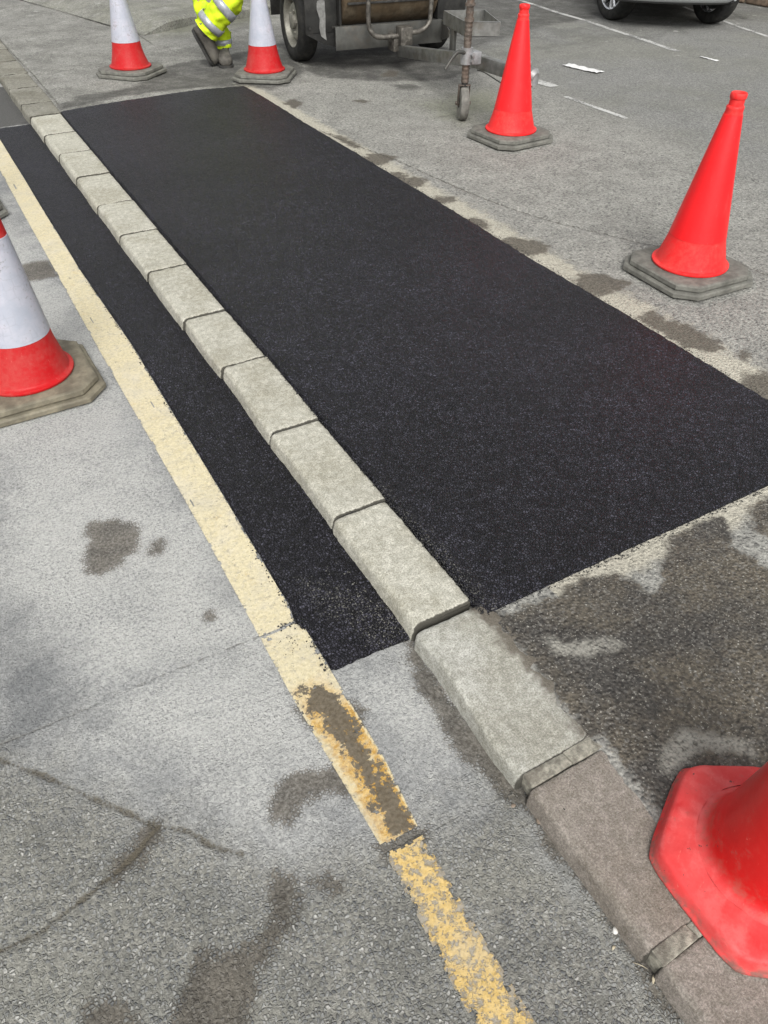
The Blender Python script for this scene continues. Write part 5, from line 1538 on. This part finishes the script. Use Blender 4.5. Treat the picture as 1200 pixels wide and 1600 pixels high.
    def band(a, b, r, sc=1.0):
        bm = bmesh.new()
        add_tube(bm, [a, a.lerp(b, .5), b], [r, r * 1.02, r], n=28, cap=False)
        bm.normal_update()
        for v in bm.verts:
            q = v.co
            v.co = q + v.normal * (0.010 * mnoise.noise(Vector((q.x * 11, q.y * 11, q.z * 19))))
        o = from_bm('reflective_band', bm, M['silver'], tr, smooth=True)
        md = o.modifiers.new('t', 'SOLIDIFY'); md.thickness = 0.004
    def on(path, t0, t1, r):
        sp = smooth_path(path, 8); m_ = len(sp) - 1
        f = lambda t: sp[min(m_, int(t * m_))].lerp(sp[min(m_, int(t * m_) + 1)], t * m_ - int(t * m_))
        band(f(t0), f(t1), r)
    on(crossing, .785, .895, .112)
    on(crossing, .535, .640, .110)
    on(standing, .835, .945, .084)
    on(standing, .60, .66, .083)
    # jacket
    cloth('jacket', [([P(-.03, 0, .93), P(-.03, 0, 1.1), P(-.03, 0, 1.28), P(-.03, 0, 1.42), P(-.03, 0, 1.49)], [(.20, .15), (.19, .14), (.205, .145), (.18, .12), (.08, .075)], False),
                     ([P(.11, 0, 1.43), P(.19, .01, 1.32), P(.25, .03, 1.15), P(.262, .13, .97)], [.085, .075, .066, .055], False),
                     ([P(-.17, 0, 1.43), P(-.24, .01, 1.32), P(-.29, .02, 1.15), P(-.292, .11, .96)], [.085, .075, .066, .055], False)], 'hivis', 0.012, seed=4.0)
    # boots: a lofted upper and a sole each
    def boot(heel, toe, ankle, up_hint):
        heel, toe, ankle = Vector(heel), Vector(toe), Vector(ankle)
        ax = (toe - heel).normalized()
        Ln = (toe - heel).length
        up = (up_hint - ax * up_hint.dot(ax)).normalized()
        sd = ax.cross(up)
        bm = bmesh.new()
        #      along, half width, height
        prof = [(-.012, .028, .060), (.03, .042, .110), (.075, .047, .130), (.12, .047, .118), (.165, .052, .098), (.21, .058, .086), (.25, .058, .078), (.28, .049, .068), (.297, .028, .048)]
        prof = [(a * Ln / .29, w, h) for a, w, h in prof]
        n = 20
        rings = []
        for a, w, h in prof:
            ring = []
            for k in range(n):
                t = 2 * math.pi * k / n
                c, s = math.cos(t), math.sin(t)
                y = w * (abs(c) ** .8) * (1 if c >= 0 else -1)
                z = h * (.5 + .5 * (abs(s) ** .7) * (1 if s >= 0 else -1))
                p = heel + ax * a + sd * y + up * (z + .016)
                p += Vector(mnoise.noise_vector(p * 22)) * 0.003
                ring.append(bm.verts.new(p))
            rings.append(ring)
        for a, b in zip(rings[:-1], rings[1:]):
            for k in range(n): bm.faces.new((a[k], a[(k + 1) % n], b[(k + 1) % n], b[k]))
        bm.faces.new(rings[0][::-1]); bm.faces.new(rings[-1])
        c0 = heel + ax * (.065 * Ln / .29) + up * .10
        add_tube(bm, [c0, c0.lerp(ankle, .5), ankle, ankle + (ankle - c0).normalized() * .06], [(.050, .055), (.049, .054), (.050, .054), (.051, .054)], n=18)
        b = from_bm('boot', bm, M['boot'], root, smooth=True)
        bm = bmesh.new()
        rings = []
        for a, w, h in prof:
            wv = w + .005
            rings.append([bm.verts.new(heel + ax * a + sd * (wv * q) + up * z) for q, z in ((-1, 0), (1, 0), (1, .020), (-1, .020))])
        for a, c in zip(rings[:-1], rings[1:]):
            for k in range(4): bm.faces.new((a[k], a[(k + 1) % 4], c[(k + 1) % 4], c[k]))
        bm.faces.new(rings[0][::-1]); bm.faces.new(rings[-1])
        from_bm('sole', bm, M['sole'], b, autosmooth=40)
        bm = bmesh.new()
        for k in range(4):      # laces
            a = (.11 + .028 * k) * Ln / .29; h = .122 - .014 * k
            add_tube(bm, [heel + ax * a + sd * -.022 + up * (h + .008), heel + ax * (a + .006) + up * (h + .016), heel + ax * a + sd * .022 + up * (h + .008)], .0028, n=6)
        from_bm('lace', bm, M['sole'], b, autosmooth=50)
    # standing boot flat on the ground, pointing at the camera; crossing boot balanced on its toe, sole turned to the left
    boot(P(-.005, -.10, .0), P(.005, .175, .0), P(.0, -.055, .17), Vector((0, 0, 1)))
    boot(P(-.232, .075, .262), P(-.105, .060, .012), P(-.125, .115, .285), Vector((1, -.35, .45)))
    # face, hair and helmet
    c = P(-.03, .01, 1.67)
    for s in (-1, 1):
        bm = bmesh.new()
        bmesh.ops.create_uvsphere(bm, u_segments=10, v_segments=8, radius=.012, matrix=Matrix.Translation(c + Vector((s * .033, -.084, .0))))
        from_bm('eye', bm, M['lamp'], body, smooth=True)
    bm = bmesh.new()
    add_tube(bm, [c + Vector((0, -.088, .005)), c + Vector((0, -.102, -.025)), c + Vector((0, -.108, -.038)), c + Vector((0, -.09, -.046))], [.007, .010, .013, .009], n=10)
    from_bm('nose', bm, M['skin'], body, smooth=True)
    bm = bmesh.new()
    add_tube(bm, [c + Vector((-.024, -.078, -.072)), c + Vector((0, -.088, -.071)), c + Vector((.024, -.078, -.072))], [.003, .007, .003], n=8)
    from_bm('mouth', bm, M['cone_coral'], body, smooth=True)
    for s in (-1, 1):
        bm = bmesh.new()
        bmesh.ops.create_uvsphere(bm, u_segments=10, v_segments=8, radius=1, matrix=Matrix.Translation(c + Vector((s * .09, 0, -.01))) @ Matrix.Diagonal((.010, .020, .032, 1)))
        from_bm('ear', bm, M['skin'], body, smooth=True)
    bm = bmesh.new()
    lathe(bm, [(.100, 1.685), (.102, 1.70), (.100, 1.735), (.09, 1.78), (.065, 1.815), (.03, 1.833), (.001, 1.838)], 32, (-.03, -.005))
    lathe(bm, [(.098, 1.69), (.13, 1.688), (.131, 1.684), (.098, 1.684)], 32, (-.03, -.012))
    from_bm('helmet', bm, M['helmet'], root, autosmooth=45)
    bm = bmesh.new()
    lathe(bm, [(.094, 1.64), (.097, 1.66), (.098, 1.69)], 32, (-.03, 0.004))
    for v in list(bm.verts):
        if v.co.y < -.045: v.co.y += 0.035
    from_bm('hair', bm, M['hair'], root, smooth=True)

# ------------------------------------------------------------------ parked car (its lower edge and two wheels are in the photo)
def build_car():
    A = Vector((6.95, 7.235, 0)); B = Vector((7.775, 6.615, 0))       # contact points of the two wheels of the near axle
    e = (B - A).normalized()
    ctr = (A + B) / 2
    root = empty('parked_car', (ctr.x, ctr.y, FZ))
    # local: x = towards the near end of the car, y = from the visible wheel to the other one
    p = Vector((e.y, -e.x, 0))
    if p.dot(Vector((-0.7, -0.7, 0))) < 0: p = -p
    root.rotation_euler.z = math.atan2(p.y, p.x)
    yl = Vector((-p.y, p.x, 0)); sy = 1 if yl.dot(e) > 0 else -1
    tag(root, 'silver grey car parked beyond the white bay line, only its bumper and two wheels showing', 'car')
    half = (B - A).length / 2
    r = 0.285
    for s in (-1, 1):
        wheel(root, (0, s * sy * half, r), r, 0.19, M['tyre'], M['alloy'], steel=False, spokes=5, face=s * sy, steer=R(30))
        wheel(root, (-2.25, s * sy * half, r), r, 0.19, M['tyre'], M['alloy'], steel=False, spokes=5, face=s * sy)
    W = half + 0.13
    # body: lofted sections along the length
    secs = [(0.56, .62, .36, .62), (0.50, .88, .29, .74), (0.30, .98, .255, .84), (0.0, 1.0, .25, .90), (-0.7, 1.0, .25, .96), (-1.6, 1.0, .25, .97), (-2.3, 1.0, .25, .97), (-2.75, .96, .28, .95), (-2.90, .80, .36, .85)]
    bm = bmesh.new()
    rings = []
    for x, wf, zb, zt in secs:
        w = W * wf
        ring = []
        for (q, h) in ((-.86, 0), (-.97, .10), (-1.0, .35), (-.99, .65), (-.93, .92), (-.80, 1.0), (-.3, 1.02), (.3, 1.02), (.80, 1.0), (.93, .92), (.99, .65), (1.0, .35), (.97, .10), (.86, 0), (.3, -.01), (-.3, -.01)):
            ring.append(bm.verts.new((x, q * w, zb + (zt - zb) * h)))
        rings.append(ring)
    for a, b in zip(rings[:-1], rings[1:]):
        for k in range(16): bm.faces.new((a[k], a[(k + 1) % 16], b[(k + 1) % 16], b[k]))
    bm.faces.new(rings[0][::-1]); bm.faces.new(rings[-1])
    body = from_bm('body', bm, M['carpaint'], root, smooth=True)
    sub = body.modifiers.new('sub', 'SUBSURF'); sub.levels = 2; sub.render_levels = 2
    # wheel arches cut out of the flanks
    bm = bmesh.new()
    for x in (0, -2.25):
        for s in (-1, 1):
            add_tube(bm, [(x, s * (W + .1), .30), (x, s * (half - .20), .30)], .335 if x == 0 else .325, n=40)
    cut = from_bm('wheel_arch', bm, M['plastic'], root, autosmooth=40)
    cut.display_type = 'WIRE'
    bo = body.modifiers.new('arch', 'BOOLEAN'); bo.object = cut; bo.operation = 'DIFFERENCE'; bo.solver = 'EXACT'
    dg = bpy.context.evaluated_depsgraph_get()
    me = bpy.data.meshes.new_from_object(body.evaluated_get(dg))
    body.modifiers.clear(); body.data = me
    bpy.data.objects.remove(cut)
    # cabin
    bm = bmesh.new()
    rings = []
    for x, wf, z in ((-.35, .86, .95), (-.95, .76, 1.36), (-1.4, .74, 1.42), (-2.0, .74, 1.40), (-2.6, .78, 1.28), (-2.85, .82, .94)):
        rings.append([bm.verts.new((x, q * W * wf, zz)) for q, zz in ((-1, .90), (-.97, .97 if z > 1 else z), (-.90, z - .03), (-.6, z), (.6, z), (.90, z - .03), (.97, .97 if z > 1 else z), (1, .90))])
    for a, b in zip(rings[:-1], rings[1:]):
        for k in range(7): bm.faces.new((a[k], a[k + 1], b[k + 1], b[k]))
    bm.faces.new(rings[0][::-1]); bm.faces.new(rings[-1])
    cab = from_bm('cabin', bm, M['carpaint'], root, smooth=True, autosmooth=40)
    bm = bmesh.new()
    for s in (-1, 1):
        for x0, x1 in ((-1.0, -1.62), (-1.70, -2.45)):
            v = [bm.verts.new((x, s * (W * (.845 if z < 1.1 else .735)) , z)) for x, z in ((x0 + .16, 1.0), (x1, 1.0), (x1 - (.0 if x1 > -2 else -.05), 1.31), (x0 - .06, 1.31))]
            bm.faces.new(v if s > 0 else v[::-1])
    v = [bm.verts.new(c) for c in ((-.36, -W * .72, .985), (-.36, W * .72, .985), (-.885, W * .62, 1.335), (-.885, -W * .62, 1.335))]
    bm.faces.new(v)
    g = from_bm('window', bm, M['glass'], root)
    md = g.modifiers.new('t', 'SOLIDIFY'); md.thickness = 0.012; md.offset = 0
    # bumper skirt, plate recess, lamps
    bm = bmesh.new()
    pts = [(.02, -W * 1.0), (.33, -W * .965), (.50, -W * .80), (.575, -W * .45), (.59, 0), (.575, W * .45), (.50, W * .80), (.33, W * .965), (.02 + .36, W * .975)]
    pts = [(.385, -W * .975)] + pts[2:8] + [(.385, W * .975)]
    path = smooth_path([(x, y, .335) for x, y in pts], 6)
    add_tube(bm, path, [(.03, .085)] * len(path), n=16)
    from_bm('bumper', bm, M['carpaint'], root, autosmooth=60)
    bm = bmesh.new()
    path = smooth_path([(x - .03, y * .97, .262) for x, y in pts], 6)
    add_tube(bm, path, [(.03, .030)] * len(path), n=12)
    add_box(bm, (-1.1, -W * .96, .235), (1.5, .05, .08), bevel=.015)
    add_box(bm, (-1.1, W * .96, .235), (1.5, .05, .08), bevel=.015)
    from_bm('skirt', bm, M['plastic'], root, autosmooth=50)
    for s in (-1, 1):
        bm = bmesh.new()
        bmesh.ops.create_uvsphere(bm, u_segments=20, v_segments=12, radius=1, matrix=Matrix.Translation((.43, s * W * .72, .64)) @ Matrix.Diagonal((.09, .15, .075, 1)))
        from_bm('headlight', bm, M['lamp'], root, smooth=True)
    bm = bmesh.new(); add_box(bm, (.545, 0, .50), (.05, .62, .12), bevel=.02)
    from_bm('grille', bm, M['plastic'], root, autosmooth=40)

def build_wall():
    root = empty('stone_wall', (9.19, 7.28, 0))
    a = Vector((9.02, 9.6)); b = Vector((9.32, 5.2))
    root.location = (0, 0, 0)
    tag(root, 'low brown stone wall behind the car at the upper right corner', 'wall')
    d = (b - a).normalized(); nr = Vector((-d.y, d.x))
    if nr.x < 0: nr = -nr
    r = random.Random(11)
    bm = bmesh.new()
    L = (b - a).length
    Mx = Matrix(((d.x, nr.x, 0, a.x), (d.y, nr.y, 0, a.y), (0, 0, 1, FZ), (0, 0, 0, 1)))
    z = 0.0
    while z < 0.9:
        h = r.uniform(.12, .19); x = -r.uniform(0, .2)
        while x < L:
            w = r.uniform(.22, .48)
            vs = add_box(bm, (x + w / 2, .13 + r.uniform(-.012, .012), z + h / 2), (w - .014, .26, h - .014), bevel=.018, segs=2)
            for v in vs:
                v.co += Vector(mnoise.noise_vector(v.co * 9)) * .012
                v.co = Mx @ v.co
            x += w
        z += h
    from_bm('stonework', bm, M['stone'], root, autosmooth=45)
    bm = bmesh.new(); add_box(bm, (L / 2, .14, z / 2 - .01), (L, .20, z), Mx)
    from_bm('mortar_core', bm, M['mortar'], root)
    bm = bmesh.new(); add_box(bm, (L / 2, .13, z + .035), (L, .33, .07), Mx, bevel=.012)
    from_bm('coping', bm, M['mortar'], root, autosmooth=40)

# ------------------------------------------------------------------ camera, light
def build_camera_light():
    cam = bpy.data.cameras.new('camera')
    co = bpy.data.objects.new('camera', cam); col.objects.link(co)
    pitch, yaw, roll = R(42.272), R(29.609), R(0.6302)
    cy_, sy_ = math.cos(yaw), math.sin(yaw)
    fwd = Vector((sy_ * math.cos(pitch), cy_ * math.cos(pitch), -math.sin(pitch)))
    right = Vector((cy_, -sy_, 0))
    down = fwd.cross(right)
    rx = right * math.cos(roll) - down * math.sin(roll)
    dn = right * math.sin(roll) + down * math.cos(roll)
    m = Matrix(((rx.x, -dn.x, -fwd.x, 0), (rx.y, -dn.y, -fwd.y, 0), (rx.z, -dn.z, -fwd.z, 1.5), (0, 0, 0, 1)))
    co.matrix_world = m
    cam.sensor_fit = 'VERTICAL'; cam.sensor_height = 36.0; cam.sensor_width = 27.0
    cam.lens = 36.0 * 1155 / 1600
    cam.clip_start = 0.02; cam.clip_end = 1000
    scene.camera = co
    w = bpy.data.worlds.new('World'); scene.world = w; w.use_nodes = True
    t = w.node_tree; t.nodes.clear()
    out = t.nodes.new('ShaderNodeOutputWorld'); bg = t.nodes.new('ShaderNodeBackground')
    sky = t.nodes.new('ShaderNodeTexSky'); sky.sky_type = 'NISHITA'; sky.sun_disc = False
    sky.sun_elevation = R(SUN_EL); sky.sun_rotation = R(SUN_ROT); sky.air_density = 1.0; sky.dust_density = 4.0; sky.ozone_density = 1.0
    hs = t.nodes.new('ShaderNodeHueSaturation'); hs.inputs['Saturation'].default_value = 0.10
    t.links.new(sky.outputs[0], hs.inputs['Color']); t.links.new(hs.outputs[0], bg.inputs[0]); t.links.new(bg.outputs[0], out.inputs[0])
    bg.inputs[1].default_value = SKY
    sun = bpy.data.lights.new('sun', 'SUN'); so = bpy.data.objects.new('sun', sun); col.objects.link(so)
    sun.energy = SUN; sun.angle = R(35); sun.color = (1.0, 0.97, 0.92)
    # sun_rotation is measured clockwise from +Y seen from above
    el, az = R(SUN_EL), R(SUN_ROT)
    dirn = Vector((math.sin(az) * math.cos(el), math.cos(az) * math.cos(el), math.sin(el)))
    so.rotation_euler = dirn.to_track_quat('Z', 'Y').to_euler()
    so.location = dirn * 30
    vs = scene.view_settings
    scene.display_settings.display_device = 'sRGB'
    vs.view_transform = 'Standard'; vs.look = 'None'; vs.exposure = EXPO; vs.gamma = 1.0; vs.use_curve_mapping = False

SKY, SUN, SUN_EL, SUN_ROT, EXPO = 0.122, 1.35, 46.0, 203.0, 0.58
build_setting()
build_fresh()
build_lines()
build_kerbs()
build_loose()
build_cones()
build_trailer()
build_person()
build_car()
build_wall()
build_camera_light()
